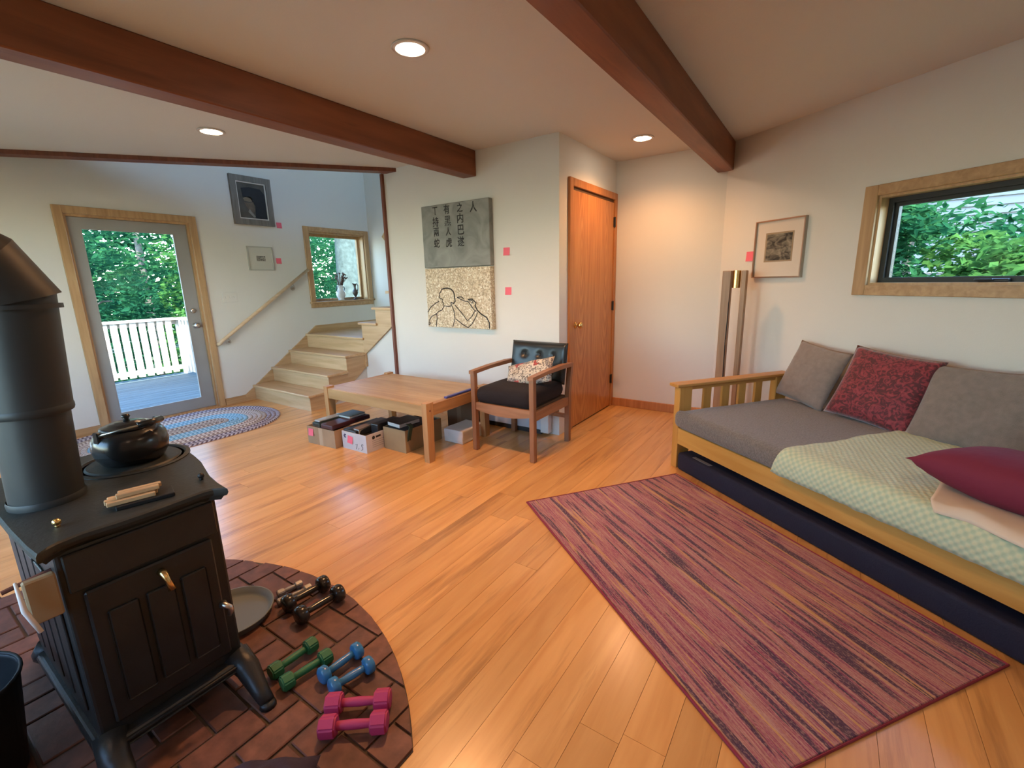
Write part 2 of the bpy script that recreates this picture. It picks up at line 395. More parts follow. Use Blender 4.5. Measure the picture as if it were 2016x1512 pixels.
leaf = obj('door_leaf', bm, M_DOORG, d1)
bm = B()
for (p, q, r, s) in ((1.452, 1.462, .135, 1.885), (2.18, 2.19, .135, 1.885), (1.462, 2.18, .135, .145), (1.462, 2.18, 1.875, 1.885)): box(bm, p, q, y0 - .004, y0 + .012, r, s)
obj('glazing_bead', bm, M_DOORG, leaf)
bm = B(); box(bm, 1.452, 2.19, .048, .053, .135, 1.885); obj('pane', bm, GLASS, d1)
for z, r in ((1.093, .022), (.935, .027)):
    bm = B(); lathe(bm, [(.03, 0), (.03, .008), (.012, .012), (.011, .03), (r, .04), (r, .055), (r * .6, .065), (0.0001, .067)] if z < 1 else [(.026, 0), (.026, .012), (.02, .02), (.0001, .021)], 18)
    obj('knob' if z < 1 else 'deadbolt', bm, M_STEEL, leaf, (2.245, y0, z), (PI / 2, 0, 0), smooth=True)
# ------------------------------------------------------------ stair window (window_1)
w1 = wallroot('s', 'window_1', 'square wood-framed window above the stairs', 'window', (XL, 0), LW)
a, b, c, e = W1
for q in ((a - .072, a, c - .02, e + .06), (b, b + .072, c - .02, e + .06), (a, b, e, e + .06)):
    bm = B(); box(bm, q[0], q[1], -.02, .002, q[2], q[3], bev=.003, seg=1); obj('casing', bm, M_TRIM if q[1] - q[0] < .2 else M_TRIMH, w1)
bm = B(); box(bm, a - .072, b + .072, -.018, .002, c - .078, c - .02, bev=.003, seg=1); obj('apron', bm, M_TRIMH, w1)
bm = B(); box(bm, a - .085, b + .085, -.04, .13, c - .02, c, bev=.004, seg=1); obj('sill', bm, M_TRIMH, w1)
bm = B(); box(bm, a, a + .016, .002, .16, c, e); box(bm, b - .016, b, .002, .16, c, e); box(bm, a + .016, b - .016, .002, .16, e - .016, e); box(bm, a, b, .13, .16, c - .02, c); obj('jamb', bm, M_TRIM, w1)
bm = B(); y0, y1 = .10, .135
box(bm, a + .016, a + .05, y0, y1, c, e - .016); box(bm, b - .05, b - .016, y0, y1, c, e - .016); box(bm, a + .05, b - .05, y0, y1, c, c + .034); box(bm, a + .05, b - .05, y0, y1, e - .05, e - .016); obj('sash', bm, M_TRIM, w1)
bm = B(); box(bm, a + .05, b - .05, .115, .12, c + .034, e - .05); obj('pane', bm, GLASS, w1)
# ------------------------------------------------------------ awning window (window_2) on the slanted wall
w2 = wallroot('s', 'window_2', 'low wide awning window above the daybed', 'window', DP, -DANG)
a, b, c, e = W2; cw = .08
for q, m in (((a - cw, a, c - .065, e + .065), M_TRIM), ((b, b + cw, c - .065, e + .065), M_TRIM), ((a, b, e, e + .065), M_TRIMH), ((a, b, c - .065, c), M_TRIMH)):
    bm = B(); box(bm, q[0], q[1], -.022, .002, q[2], q[3], bev=.003, seg=1); obj('casing', bm, m, w2)
bm = B(); box(bm, a, a + .014, .002, .15, c, e); box(bm, b - .014, b, .002, .15, c, e); box(bm, a + .014, b - .014, .002, .15, e - .014, e); box(bm, a + .014, b - .014, .002, .15, c, c + .014); obj('jamb', bm, M_TRIM, w2)
def frame(bm, a, b, c, e, w, y0, y1):
    box(bm, a, a + w, y0, y1, c, e); box(bm, b - w, b, y0, y1, c, e); box(bm, a + w, b - w, y0, y1, c, c + w); box(bm, a + w, b - w, y0, y1, e - w, e)
bm = B(); frame(bm, a + .014, b - .014, c + .014, e - .014, .03, .075, .14); obj('window_frame', bm, M_BRONZE, w2)
bm = B(); frame(bm, a + .044, b - .044, c + .024, e - .044, .022, .095, .125); obj('sash', bm, M_BRONZE, w2)
bm = B(); box(bm, a + .066, b - .066, .108, .113, c + .046, e - .066); obj('pane', bm, GLASS, w2)
bm = B(); box(bm, 1.80, 1.93, .045, .075, c + .014, c + .034, bev=.006); box(bm, 1.79, 1.87, .03, .045, c + .022, c + .034, bev=.004, seg=1); obj('crank', bm, M_BRONZE, w2)
# ------------------------------------------------------------ closet door (door_2): local x -> world +y, room side +x = -y local
d2 = wallroot('s', 'door_2', 'reddish brown veneer closet door with brass knob', 'door', (-1.82, 0), PI / 2)
a, b, z1 = 3.612, 4.515, 2.075
bm = B(); box(bm, a - .062, a, -.022, .002, 0, z1 + .062, bev=.003, seg=1); obj('casing', bm, M_ALDERT, d2)
bm = B(); box(bm, b, b + .06, -.022, .002, 0, z1 + .062, bev=.003, seg=1); obj('casing', bm, M_ALDERT, d2)
bm = B(); box(bm, a, b, -.0221, .002, z1, z1 + .062, bev=.003, seg=1); obj('casing', bm, M_ALDERT, d2)
bm = B(); box(bm, a, b, -.0035, 0, 0, z1); obj('jamb', bm, M_SUB, d2)  # flat dark sheet, its colour stands in for shade in the door gaps
leaf2 = None
def veneer_mat(xc):
    m, nt, p = _new('closet_veneer'); N, L = nt.nodes, nt.links
    tc = N.new('ShaderNodeTexCoord'); sp = N.new('ShaderNodeSeparateXYZ'); L.new(tc.outputs['Object'], sp.inputs[0])
    def mth(op, a, b=None, c=None):
        n = N.new('ShaderNodeMath'); n.operation = op
        for k, q in enumerate((a, b, c)):
            if q is None: continue
            if isinstance(q, (int, float)): n.inputs[k].default_value = q
            else: L.new(q, n.inputs[k])
        return n.outputs[0]
    xa = mth('SUBTRACT', mth('ABSOLUTE', mth('SUBTRACT', sp.outputs[0], xc)), .27)      # book-matched halves
    cb = N.new('ShaderNodeCombineXYZ'); L.new(mth('MULTIPLY', xa, 9.0), cb.inputs[0]); L.new(mth('MULTIPLY', mth('SUBTRACT', sp.outputs[2], 1.55), 1.25), cb.inputs[2])
    wv = N.new('ShaderNodeTexWave'); wv.wave_type = 'RINGS'; wv.rings_direction = 'SPHERICAL'; wv.inputs['Scale'].default_value = 1.5; wv.inputs['Distortion'].default_value = 3.2; wv.inputs['Detail'].default_value = 3; wv.inputs['Detail Scale'].default_value = 1.8
    L.new(cb.outputs[0], wv.inputs['Vector'])
    n = N.new('ShaderNodeTexNoise'); n.inputs['Scale'].default_value = 1; mp2 = N.new('ShaderNodeMapping'); mp2.inputs['Scale'].default_value = (22, 4, 1.6); L.new(tc.outputs['Object'], mp2.inputs['Vector']); L.new(mp2.outputs[0], n.inputs['Vector']); n.inputs['Detail'].default_value = 5
    ad = mth('MULTIPLY_ADD', wv.outputs['Fac'], .30, n.outputs['Fac'])
    r = ramp(N, [(.3, (.36, .115, .022)), (.62, (.49, .185, .045)), (.95, (.60, .27, .08))]); L.new(ad, r.inputs['Fac']); L.new(r.outputs[0], p.inputs['Base Color'])
    p.inputs['Roughness'].default_value = .36; p.inputs['Coat Weight'].default_value = .25; p.inputs['Coat Roughness'].default_value = .2
    return m
bm = B(); box(bm, a + .004, b - .004, -.012, -.004, .012, z1 - .028, bev=.002, seg=1); leaf2 = obj('door_leaf', bm, veneer_mat((a + b) / 2), d2)
bm = B(); lathe(bm, [(.03, 0), (.03, .006), (.012, .01), (.011, .03), (.024, .036), (.029, .05), (.024, .064), (.0001, .07)], 20); obj('knob', bm, M_BRASS, leaf2, (a + .065, -.012, .938), (PI / 2, 0, 0), smooth=True)
for z in (.30, 1.06, 1.87):
    bm = B(); box(bm, b - .016, b + .006, -.024, -.012, z - .045, z + .045); cyl(bm, (b - .004, -.026, z - .048), (b - .004, -.026, z + .048), .006, seg=8); obj('hinge', bm, M_BRONZE, d2)

# ------------------------------------------------------------ hearth of bricks
hp = [(-.862, -1.2)]
for k in range(41):
    t = math.acos(max(-1, min(1, (-.862 - HC[0]) / HR))) + k / 40 * (PI - 0.05 - math.acos((-.862 - HC[0]) / HR))
    hp.append((HC[0] + HR * math.cos(t), HC[1] + HR * math.sin(t)))
hp.append((hp[-1][0], -1.2))
M_MORTAR = mat('hearth_mortar', (.085, .058, .042), .9, bump=(60, .3))
bm = B(); prism(bm, hp, -.012, .004)
HEARTH = tag(obj('hearth', bm, M_MORTAR), 'rounded brick hearth under the stove set into the plank floor', 'hearth', kind='structure')
def brick_mat():
    m, nt, p = _new('hearth_brick'); N, L = nt.nodes, nt.links
    tc = N.new('ShaderNodeNewGeometry'); oi = N.new('ShaderNodeObjectInfo')
    n = N.new('ShaderNodeTexNoise'); n.inputs['Scale'].default_value = 24; n.inputs['Detail'].default_value = 6; L.new(tc.outputs['Position'], n.inputs['Vector'])
    r = ramp(N, [(.3, (.085, .032, .02)), (.7, (.165, .065, .04))]); L.new(n.outputs['Fac'], r.inputs['Fac'])
    hs = N.new('ShaderNodeHueSaturation'); mr = N.new('ShaderNodeMapRange'); mr.inputs['To Min'].default_value = .75; mr.inputs['To Max'].default_value = 1.3
    L.new(oi.outputs['Random'], mr.inputs['Value']); L.new(mr.outputs[0], hs.inputs['Value']); L.new(r.outputs[0], hs.inputs['Color']); L.new(hs.outputs[0], p.inputs['Base Color'])
    b = N.new('ShaderNodeBump'); b.inputs['Strength'].default_value = .5; b.inputs['Distance'].default_value = .004; L.new(n.outputs['Fac'], b.inputs['Height']); L.new(b.outputs[0], p.inputs['Normal'])
    p.inputs['Roughness'].default_value = .62; return m
M_BRICK = brick_mat()
def inside(x, y): return x < -.866 and (x - HC[0]) ** 2 + (y - HC[1]) ** 2 < (HR - .004) ** 2 and x > HC[0] - HR + .02 or (x < -.866 and y < -.25 and x > -2.98)
def clip_poly(poly):
    # clip rectangle by hearth: sample polygon against arc + right edge
    out = []
    # Sutherland-Hodgman against right edge and 48 chords of the arc
    planes = [((-.866, 0), (-1, 0))]
    for k in range(25):
        t = .15 + k / 24 * (PI - .2)
        planes.append(((HC[0] + (HR - .004) * math.cos(t), HC[1] + (HR - .004) * math.sin(t)), (-math.cos(t), -math.sin(t))))
    pts = poly
    for (px, py), (nx, ny) in planes:
        new = []
        for i in range(len(pts)):
            a, b = pts[i], pts[(i + 1) % len(pts)]
            da = (a[0] - px) * nx + (a[1] - py) * ny; db = (b[0] - px) * nx + (b[1] - py) * ny
            if da >= 0: new.append(a)
            if da * db < 0:
                s = da / (da - db); new.append((a[0] + (b[0] - a[0]) * s, a[1] + (b[1] - a[1]) * s))
        pts = new
        if len(pts) < 3: return None
    ar = abs(sum(pts[i][0] * pts[(i + 1) % len(pts)][1] - pts[(i + 1) % len(pts)][0] * pts[i][1] for i in range(len(pts)))) / 2
    return pts if ar > .0006 else None
CELL, BG = .107, .009
br = random.Random(5); proto_b = {}
for i in range(-2, 24):
    for j in range(-2, 24):
        k = (i - j) % 4
        X0_, Y0_ = -.868 - (i + 1) * CELL, 1.06 - (j + 1) * CELL
        if k == 0: poly = [(X0_ - CELL + BG / 2, Y0_ + BG / 2), (X0_ + CELL - BG / 2, Y0_ + BG / 2), (X0_ + CELL - BG / 2, Y0_ + CELL - BG / 2), (X0_ - CELL + BG / 2, Y0_ + CELL - BG / 2)]
        elif k == 3: poly = [(X0_ + BG / 2, Y0_ - CELL + BG / 2), (X0_ + CELL - BG / 2, Y0_ - CELL + BG / 2), (X0_ + CELL - BG / 2, Y0_ + CELL - BG / 2), (X0_ + BG / 2, Y0_ + CELL - BG / 2)]
        else: continue
        if poly[0][1] < -.85: continue
        pts = clip_poly(poly)
        if not pts: continue
        h = .0115 + br.uniform(-.0012, .0012)
        if pts == poly:
            cx_, cy_ = (poly[0][0] + poly[2][0]) / 2, (poly[0][1] + poly[2][1]) / 2
            if k not in proto_b:
                hx_, hy_ = (poly[2][0] - poly[0][0]) / 2, (poly[2][1] - poly[0][1]) / 2
                bm = B(); box(bm, -hx_, hx_, -hy_, hy_, -.009, 0, bev=.003, seg=1); o = obj('brick', bm, M_BRICK, HEARTH); proto_b[k] = o
            else: o = proto_b[k].copy(); C.objects.link(o)
            o.location = (cx_, cy_, h)
        else:
            bm = B(); prism(bm, pts, .002, h); obj('brick', bm, M_BRICK, HEARTH)
# ------------------------------------------------------------ staircase
RS = .179; SX = -4.49
ST = thing('staircase', 'pale maple winding staircase climbing behind the back wall', 'stairs', (0, 0, 0))
ny = [2.72, 2.97, 3.22, 3.48]
for i in range(3):
    z = RS * (i + 1)
    bm = B(); box(bm, XL + .02, SX + .022, ny[i], ny[i + 1] + .03, z - .028, z, bev=.008); obj('tread', bm, M_STAIR, ST)
bm = B(); box(bm, XL + .02, SX + .022, ny[3], 4.668, RS * 4 - .028, RS * 4, bev=.008); obj('landing', bm, M_STAIR, ST)
for i in range(4):
    bm = B(); box(bm, XL + .02, SX - .004, ny[i] + .025, ny[i] + .043, RS * i + .0005, RS * (i + 1) - .029); obj('riser', bm, M_STAIR, ST)
# outer stringer of the first flight (faces the room at x = SX)
fx = lambda a, b, h: (h, a, b)
bm = B(); prism(bm, [(2.747, .001), (2.747, RS - .03), (2.997, RS - .03), (2.997, 2 * RS - .03), (3.247, 2 * RS - .03), (3.247, 3 * RS - .03), (3.515, 3 * RS - .03), (3.515, .36), (3.03, .001)], SX - .022, SX, fx)
obj('stringer', bm, M_STAIRY, ST)
rx = [-4.49, -4.228, -3.966, -3.704, -3.44, -3.18]
for i in range(5):
    z = RS * (5 + i)
    bm = B(); box(bm, rx[i] - .04, rx[i + 1] + .02, 3.478 if i < 2 else 3.53, 4.668, z - .028, z, bev=.008)
    if i == 2: box(bm, rx[i] - .04, -3.836, 3.478, 3.53, z - .028, z)
    obj('tread', bm, M_STAIR, ST)
    bm = B(); box(bm, rx[i], rx[i] + .018, 3.53, 4.668, RS * (4 + i) + .0005, z - .029); obj('riser', bm, M_STAIRY, ST)
fy = lambda a, b, h: (a, h, b)
pts = [(SX + .0005, .36), (SX + .0005, 4 * RS - .029 + .15), (-4.49 + .001, 5 * RS - .03)]
pts = [(SX, .37), (SX, 5 * RS - .029), (rx[1], 5 * RS - .029), (rx[1], 6 * RS - .029), (rx[2], 6 * RS - .029), (rx[2], 7 * RS - .029), (-3.835, 7 * RS - .029), (-3.835, .965), (-4.47, .52), (-4.47, .37)]
bm = B(); prism(bm, pts, 3.503, 3.527, fy); obj('stringer', bm, M_STAIR, ST)
bm = B(); prism(bm, [(2.63, .001), (2.63, .07), (3.655, .806), (4.668, .806), (4.668, .001)], XL + .001, XL + .0195, fx); obj('wall_skirt', bm, M_STAIRY, ST)
# handrail on the left wall
HR_ = thing('handrail', 'pale wooden handrail rising along the wall to the stair window', 'handrail', (XL, 0, 0))
p0, p1 = Vector((.07, 2.44, .742)), Vector((.07, 3.60, 1.528))
bm = B(); tube(bm, [(.0, 2.415, .70), (.055, 2.42, .715), p0, p0.lerp(p1, .5), p1], .019, 12); obj('rail', bm, wood('rail_maple', (.56, .40, .24), (.70, .54, .36), axis=1, scale=7, rough=.35, rnd=.02), HR_, smooth=True)
for t in (.06, .80):
    q = p0.lerp(p1, t); bm = B(); tube(bm, [(0, q.y + .03, q.z - .07), (.05, q.y + .03, q.z - .07), (.07, q.y + .01, q.z - .045), (.07, q.y, q.z - .015)], .007, 8); cyl(bm, (0, q.y + .03, q.z - .07), (.006, q.y + .03, q.z - .07), .03, seg=14); obj('bracket', bm, M_STEEL, HR_, smooth=False)

# ------------------------------------------------------------ pictures
def rect_frame(bm, w, h, fw, d):       # in local x (width) / z (height), y from -d (room) to 0
    box(bm, -w / 2, -w / 2 + fw, -d, 0, -h / 2, h / 2); box(bm, w / 2 - fw, w / 2, -d, 0, -h / 2, h / 2)
    box(bm, -w / 2 + fw, w / 2 - fw, -d, 0, h / 2 - fw, h / 2); box(bm, -w / 2 + fw, w / 2 - fw, -d, 0, -h / 2, -h / 2 + fw)
def flat(bm, pts, y):                   # thin polygon slab facing -y
    prism(bm, pts, y, y - .0012, lambda a, b, h: (a, h, b))
M_MAT = mat('picture_mat', (.62, .61, .55), .8)
# portrait
pc = thing('framed_picture', 'dark portrait in wide grey-brown frame, above the small print on the stair wall', 'picture', (XL, 3.028, 2.295), LW)
M_GFRAME = wood('grey_frame_wood', (.13, .12, .10), (.20, .185, .16), axis=2, scale=10, rough=.6, rnd=.02)
bm = B(); rect_frame(bm, .462, .528, .062, .035); obj('frame', bm, M_GFRAME, pc)
bm = B(); rect_frame(bm, .338, .404, .012, .024); obj('liner', bm, M_MAT, pc)
bm = B(); box(bm, -.157, .157, -.012, -.002, -.19, .19); pp = obj('painting', bm, mat('painting_ground', (.075, .07, .055), .6, var=(8, .3)), pc)
for pts, cn, col in (([(-.11, .13), (-.02, .15), (.11, .14), (.157, .08), (.157, -.19), (.02, -.19), (.03, -.05), (-.02, .03), (-.10, .04)], 'dark_shape', (.008, .010, .014)),
                     ([(-.10, .02), (-.055, .045), (.0, .04), (.005, .0), (-.03, -.01), (-.085, -.005)], 'face', (.19, .155, .105)),
                     ([(-.095, -.02), (-.03, -.025), (.015, -.01), (.02, -.10), (-.01, -.15), (-.05, -.10), (-.075, -.06)], 'face', (.13, .10, .07)),
                     ([(-.04, -.09), (.0, -.14), (.02, -.17), (.0, -.18), (-.06, -.12)], 'collar', (.22, .21, .19))):
    bm = B(); flat(bm, pts, -.012 - .0004 * (1 + (cn == 'collar'))); obj(cn, bm, mat('paint_%s_%d' % (cn, int(col[0] * 1000)), col, .6, var=(20, .25)), pp)
# small print on left wall
pc = thing('framed_picture', 'small pale framed print below the dark portrait on the stair wall', 'picture', (XL, 3.04, 1.655), LW)
M_PALEF = mat('pale_frame', (.42, .42, .37), .5)
bm = B(); rect_frame(bm, .30, .275, .013, .02); obj('frame', bm, M_PALEF, pc)
bm = B(); box(bm, -.137, .137, -.010, -.002, -.125, .125); obj('mat_board', bm, mat('mat_board', (.56, .56, .50), .8), pc)
bm = B(); box(bm, -.05, .055, -.0115, -.0102, -.03, .03); obj('print', bm, mat('ink_print', (.24, .23, .20), .8, var=(60, .8)), pc)
# etching on slanted wall
pc = thing('framed_picture', 'square grey etching with wide mat in thin metal frame above the floor lamp', 'picture', (DP[0] + DD[0] * .582, DP[1] + DD[1] * .582, 1.528), -DANG)
bm = B(); rect_frame(bm, .432, .438, .009, .028); obj('frame', bm, mat('silver_frame', (.42, .36, .30), .3, .9), pc)
bm = B(); box(bm, -.208, .208, -.012, -.002, -.211, .211); obj('mat_board', bm, mat('cream_mat', (.66, .60, .52), .8), pc)
bm = B(); box(bm, -.122, .124, -.0135, -.0121, -.098, .124); obj('print_margin', bm, mat('print_margin', (.34, .26, .17), .8), pc)
def etch_mat():
    m, nt, p = _new('etching'); N, L = nt.nodes, nt.links
    tc = N.new('ShaderNodeTexCoord'); mp = N.new('ShaderNodeMapping'); mp.inputs['Scale'].default_value = (14, 1, 26); mp.inputs['Rotation'].default_value = (0, .4, 0); L.new(tc.outputs['Object'], mp.inputs['Vector'])
    n = N.new('ShaderNodeTexNoise'); n.inputs['Scale'].default_value = 1.0; n.inputs['Detail'].default_value = 8; n.inputs['Distortion'].default_value = 1.2; L.new(mp.outputs[0], n.inputs['Vector'])
    r = ramp(N, [(.35, (.035, .032, .028)), (.62, (.24, .22, .17)), (.8, (.33, .30, .24))]); L.new(n.outputs['Fac'], r.inputs['Fac']); L.new(r.outputs[0], p.inputs['Base Color']); p.inputs['Roughness'].default_value = .8
    return m
bm = B(); box(bm, -.108, .112, -.0148, -.0136, -.086, .112); obj('print', bm, etch_mat(), pc)

# ------------------------------------------------------------ wall tablets on the back wall (local x right, -y room)
def slate_mat():
    m, nt, p = _new('slate_grey'); N, L = nt.nodes, nt.links
    tc = N.new('ShaderNodeTexCoord'); n = N.new('ShaderNodeTexNoise'); n.inputs['Scale'].default_value = 5; n.inputs['Detail'].default_value = 7; n.inputs['Distortion'].default_value = 1.5; L.new(tc.outputs['Object'], n.inputs['Vector'])
    r = ramp(N, [(.3, (.17, .18, .165)), (.7, (.29, .30, .275))]); L.new(n.outputs['Fac'], r.inputs['Fac']); L.new(r.outputs[0], p.inputs['Base Color']); p.inputs['Roughness'].default_value = .7
    return m
def mosaic_mat():
    m, nt, p = _new('shell_mosaic'); N, L = nt.nodes, nt.links
    tc = N.new('ShaderNodeTexCoord'); v = N.new('ShaderNodeTexVoronoi'); v.inputs['Scale'].default_value = 85; L.new(tc.outputs['Object'], v.inputs['Vector'])
    hs = N.new('ShaderNodeSeparateColor'); L.new(v.outputs['Color'], hs.inputs[0])
    r = ramp(N, [(.0, (.36, .28, .17)), (.45, (.58, .46, .30)), (.8, (.70, .60, .42)), (1, (.85, .80, .66))]); L.new(hs.outputs[0], r.inputs['Fac']); L.new(r.outputs[0], p.inputs['Base Color'])
    b = N.new('ShaderNodeBump'); b.inputs['Strength'].default_value = .9; b.inputs['Distance'].default_value = .004; L.new(v.outputs['Distance'], b.inputs['Height']); L.new(b.outputs[0], p.inputs['Normal'])
    p.inputs['Roughness'].default_value = .35; return m
M_INK = mat('black_ink', (.012, .012, .012), .6)
TBX, TBW = -3.262, .795
tb = thing('calligraphy_tablet', 'grey stone-like panel with four columns of black Chinese characters', 'wall art', (TBX, 3.40, 1.468), 0)
TH = .56; DEP = .055
bm = B(); box(bm, 0, TBW, -DEP, 0, 0, TH, bev=.006); obj('panel', bm, slate_mat(), tb)
def glyph(ch, u, v, size, parent):
    cu = bpy.data.curves.new('glyph', 'FONT'); cu.body = ch; cu.size = 1.0; cu.extrude = .0; cu.offset = 0.0 if ch == '黑' else .012; cu.align_x = 'CENTER'; cu.resolution_u = 2
    to = bpy.data.objects.new('glyph', cu); C.objects.link(to)
    dg = bpy.context.evaluated_depsgraph_get(); me = bpy.data.meshes.new_from_object(to.evaluated_get(dg))
    bpy.data.objects.remove(to)
    if len(me.vertices) == 0: return None
    xs = [q.co.x for q in me.vertices]; ys = [q.co.y for q in me.vertices]
    cx, cy = (min(xs) + max(xs)) / 2, (min(ys) + max(ys)) / 2; k = size / max(.3, (max(ys) - min(ys)))
    kx = size * .86 / max(.3, (max(xs) - min(xs)))
    for q in me.vertices: q.co = Vector(((q.co.x - cx) * kx + .10 * (q.co.y - cy) * 0, 0, (q.co.y - cy) * k))
    me.materials.clear(); me.materials.append(M_INK)
    o = bpy.data.objects.new('character', me); C.objects.link(o); o.parent = parent; o.location = (u * TBW, -DEP - .0008, (1 - v) * TH)
    # give it thickness
    sm = o.modifiers.new('thick', 'SOLIDIFY'); sm.thickness = .0012; sm.offset = 0
    return o
for ch, u, v, s in (('人', .787, .105, .088), ('之', .595, .090, .076), ('内', .595, .250, .082), ('巴', .60, .426, .084), ('遂', .592, .605, .088),
                    ('有', .40, .090, .080), ('黑', .408, .271, .088), ('人', .410, .435, .072), ('虎', .412, .607, .082),
                    ('丅', .222, .095, .070), ('持', .222, .266, .086), ('兩', .224, .426, .076), ('蛇', .224, .601, .080)):
    glyph(ch, u, v, s, tb)
tb2 = thing('mosaic_tablet', 'cream mosaic panel outlined with a figure holding snakes, below the grey tablet', 'wall art', (TBX + .008, 3.40, .905), 0)
MW_, MH_ = .785, .556
bm = B(); box(bm, 0, MW_, -.06, 0, 0, MH_, bev=.004); obj('panel', bm, mosaic_mat(), tb2)
LINES = [[(.26, .348), (.311, .333), (.363, .333), (.413, .352), (.448, .399), (.458, .454), (.46, .501), (.465, .548), (.435, .588), (.399, .565), (.399, .628)],
 [(.26, .348), (.247, .385), (.213, .422), (.219, .457), (.207, .481), (.231, .505), (.268, .52), (.259, .56), (.279, .592)],
 [(.005, .745), (.055, .662), (.132, .595), (.207, .55)], [(.021, .89), (.069, .815), (.154, .767), (.185, .73), (.246, .7), (.285, .631), (.272, .592)],
 [(.154, .755), (.157, .844), (.136, .99)], [(.293, .631), (.352, .638), (.396, .629)], [(.411, .628), (.445, .738), (.449, .848), (.406, .988)],
 [(.456, .611), (.542, .719), (.642, .871), (.703, .806), (.765, .696)], [(.464, .847), (.558, .929), (.647, .985), (.701, .93), (.778, .788), (.794, .726)],
 [(.497, .485), (.562, .523), (.613, .545), (.664, .552), (.707, .621), (.743, .682), (.779, .711)], [(.497, .485), (.563, .476), (.606, .514)],
 [(.665, .521), (.724, .512), (.782, .573), (.766, .619), (.795, .695), (.853, .755), (.927, .806), (.963, .888), (.963, .985)],
 [(.679, .544), (.724, .535), (.737, .581), (.708, .574)], [(.012, .972), (.02, .906), (.041, .93), (.024, .971)]]
for li, l in enumerate(LINES):
    bm = B(); tube(bm, [(u * MW_, -.0605, (1 - v) * MH_) for u, v in l], .006 if li in (0, 11) else .0042, 6); obj('outline', bm, M_INK, tb2)

# ------------------------------------------------------------ sticky notes, switch plate, plaque
def note(label, loc, rz, w=.066, tilt=0.0):
    bm = B(); n = 5
    g = [[bm.verts.new((-w / 2 + w * i / n, -.001 - .006 * (1 - j / n) ** 2, -w / 2 + w * j / n)) for j in range(n + 1)] for i in range(n + 1)]
    for i in range(n):
        for j in range(n): bm.faces.new((g[i][j], g[i + 1][j], g[i + 1][j + 1], g[i][j + 1]))
    o = obj('sticky_note', bm, M_PINK, None, loc, (0, tilt, rz)); tag(o, label, 'note', 'pink sticky notes'); o.modifiers.new('t', 'SOLIDIFY').thickness = .0006
    return o
note('pink sticky note beside the lower right corner of the dark portrait', (XL, 3.324, 2.053), LW)
note('pink sticky note to the right of the small pale print', (XL, 3.262, 1.632), LW)
note('pink sticky note on the wall right of the grey calligraphy tablet', (-2.331, 3.40, 1.579), 0)
note('pink sticky note on the wall right of the mosaic tablet', (-2.322, 3.40, 1.244), 0)
note('pink sticky note on the wall left of the framed etching', (DP[0] + DD[0] * .312, DP[1] + DD[1] * .312, 1.484), -DANG, .078)
sw = thing('switch_plate', 'white three-gang switch plate beside the deck door', 'switch', (XL, 2.63, 1.22), LW)
bm = B(); box(bm, -.08, .08, -.006, 0, -.055, .055, bev=.002, seg=1); obj('plate', bm, M_WALL, sw)
for k in (-.046, 0, .046):
    bm = B(); box(bm, k - .005, k + .005, -.014, -.006, -.01, .012); obj('toggle', bm, M_WHITE, sw)
bm = B(); prism(bm, [(0, -.10), (.10, 0), (0, .10), (-.10, 0)], 0, -.02, lambda a, b, h: (a, h, b))
tag(obj('wall_plaque', bm, M_TRIM, None, (-5.235, 4.668, 1.98)), 'wooden diamond plaque on the stairwell end wall', 'plaque')

# ------------------------------------------------------------ recessed lights
M_BULB = emit_mat('lamp_glow', (1.0, .86, .68), 40)
M_LRING = mat('light_trim_white', (.62, .58, .54), .4)
M_BAFF = mat('light_baffle', (.62, .48, .38), .4, .3)
def can(x, y, label, power=LAMP_W, size=.066):
    t = thing('recessed_light', label, 'light', (x, y, ZC), 0, 'recessed ceiling lights')
    bm = B()
    lathe(bm, [(size + .022, -.001), (size + .024, -.004), (size + .018, -.009), (size + .012, -.006), (size + .006, -.010), (size, -.006), (size - .002, -.001)], 40, capb=False, capt=False); obj('trim_ring', bm, M_LRING, t, smooth=True)
    bm = B(); lathe(bm, [(size - .002, -.0012), (size - .012, -.0018), (size - .018, -.001)], 40, capb=False, capt=False); obj('baffle', bm, M_BAFF, t, smooth=True)
    bm = B(); lathe(bm, [(size - .016, -.001), (size - .020, -.010), (size - .035, -.016), (.0001, -.018)], 32, capb=False); obj('bulb', bm, M_BULB, t, smooth=True)
    ld = bpy.data.lights.new('lamp', 'SPOT'); lo = bpy.data.objects.new('lamp', ld); C.objects.link(lo); lo.parent = t; lo.location = (0, 0, -.03)
    ld.energy = power; ld.color = LAMP_COL; ld.spot_size = math.radians(150); ld.spot_blend = .75; ld.shadow_soft_size = .055
    return t
can(-1.775, 1.815, 'lit recessed light between the two ceiling beams', LAMP_W * 2.2)
can(-3.79, 1.815, 'lit recessed light left of the left beam', LAMP_W * .8)
can(-1.36, 3.955, 'lit recessed light in front of the closet door', LAMP_W * .85)
can(.45, 1.2, 'unseen recessed light added as fill above the daybed side', LAMP_W * .25)  # this and the next two cans are unseen, added as fill light
can(-1.775, -.4, 'unseen recessed light added as fill behind the stove', LAMP_W * .25)
can(.45, -.6, 'unseen recessed light added as fill behind the viewer', LAMP_W * .25)

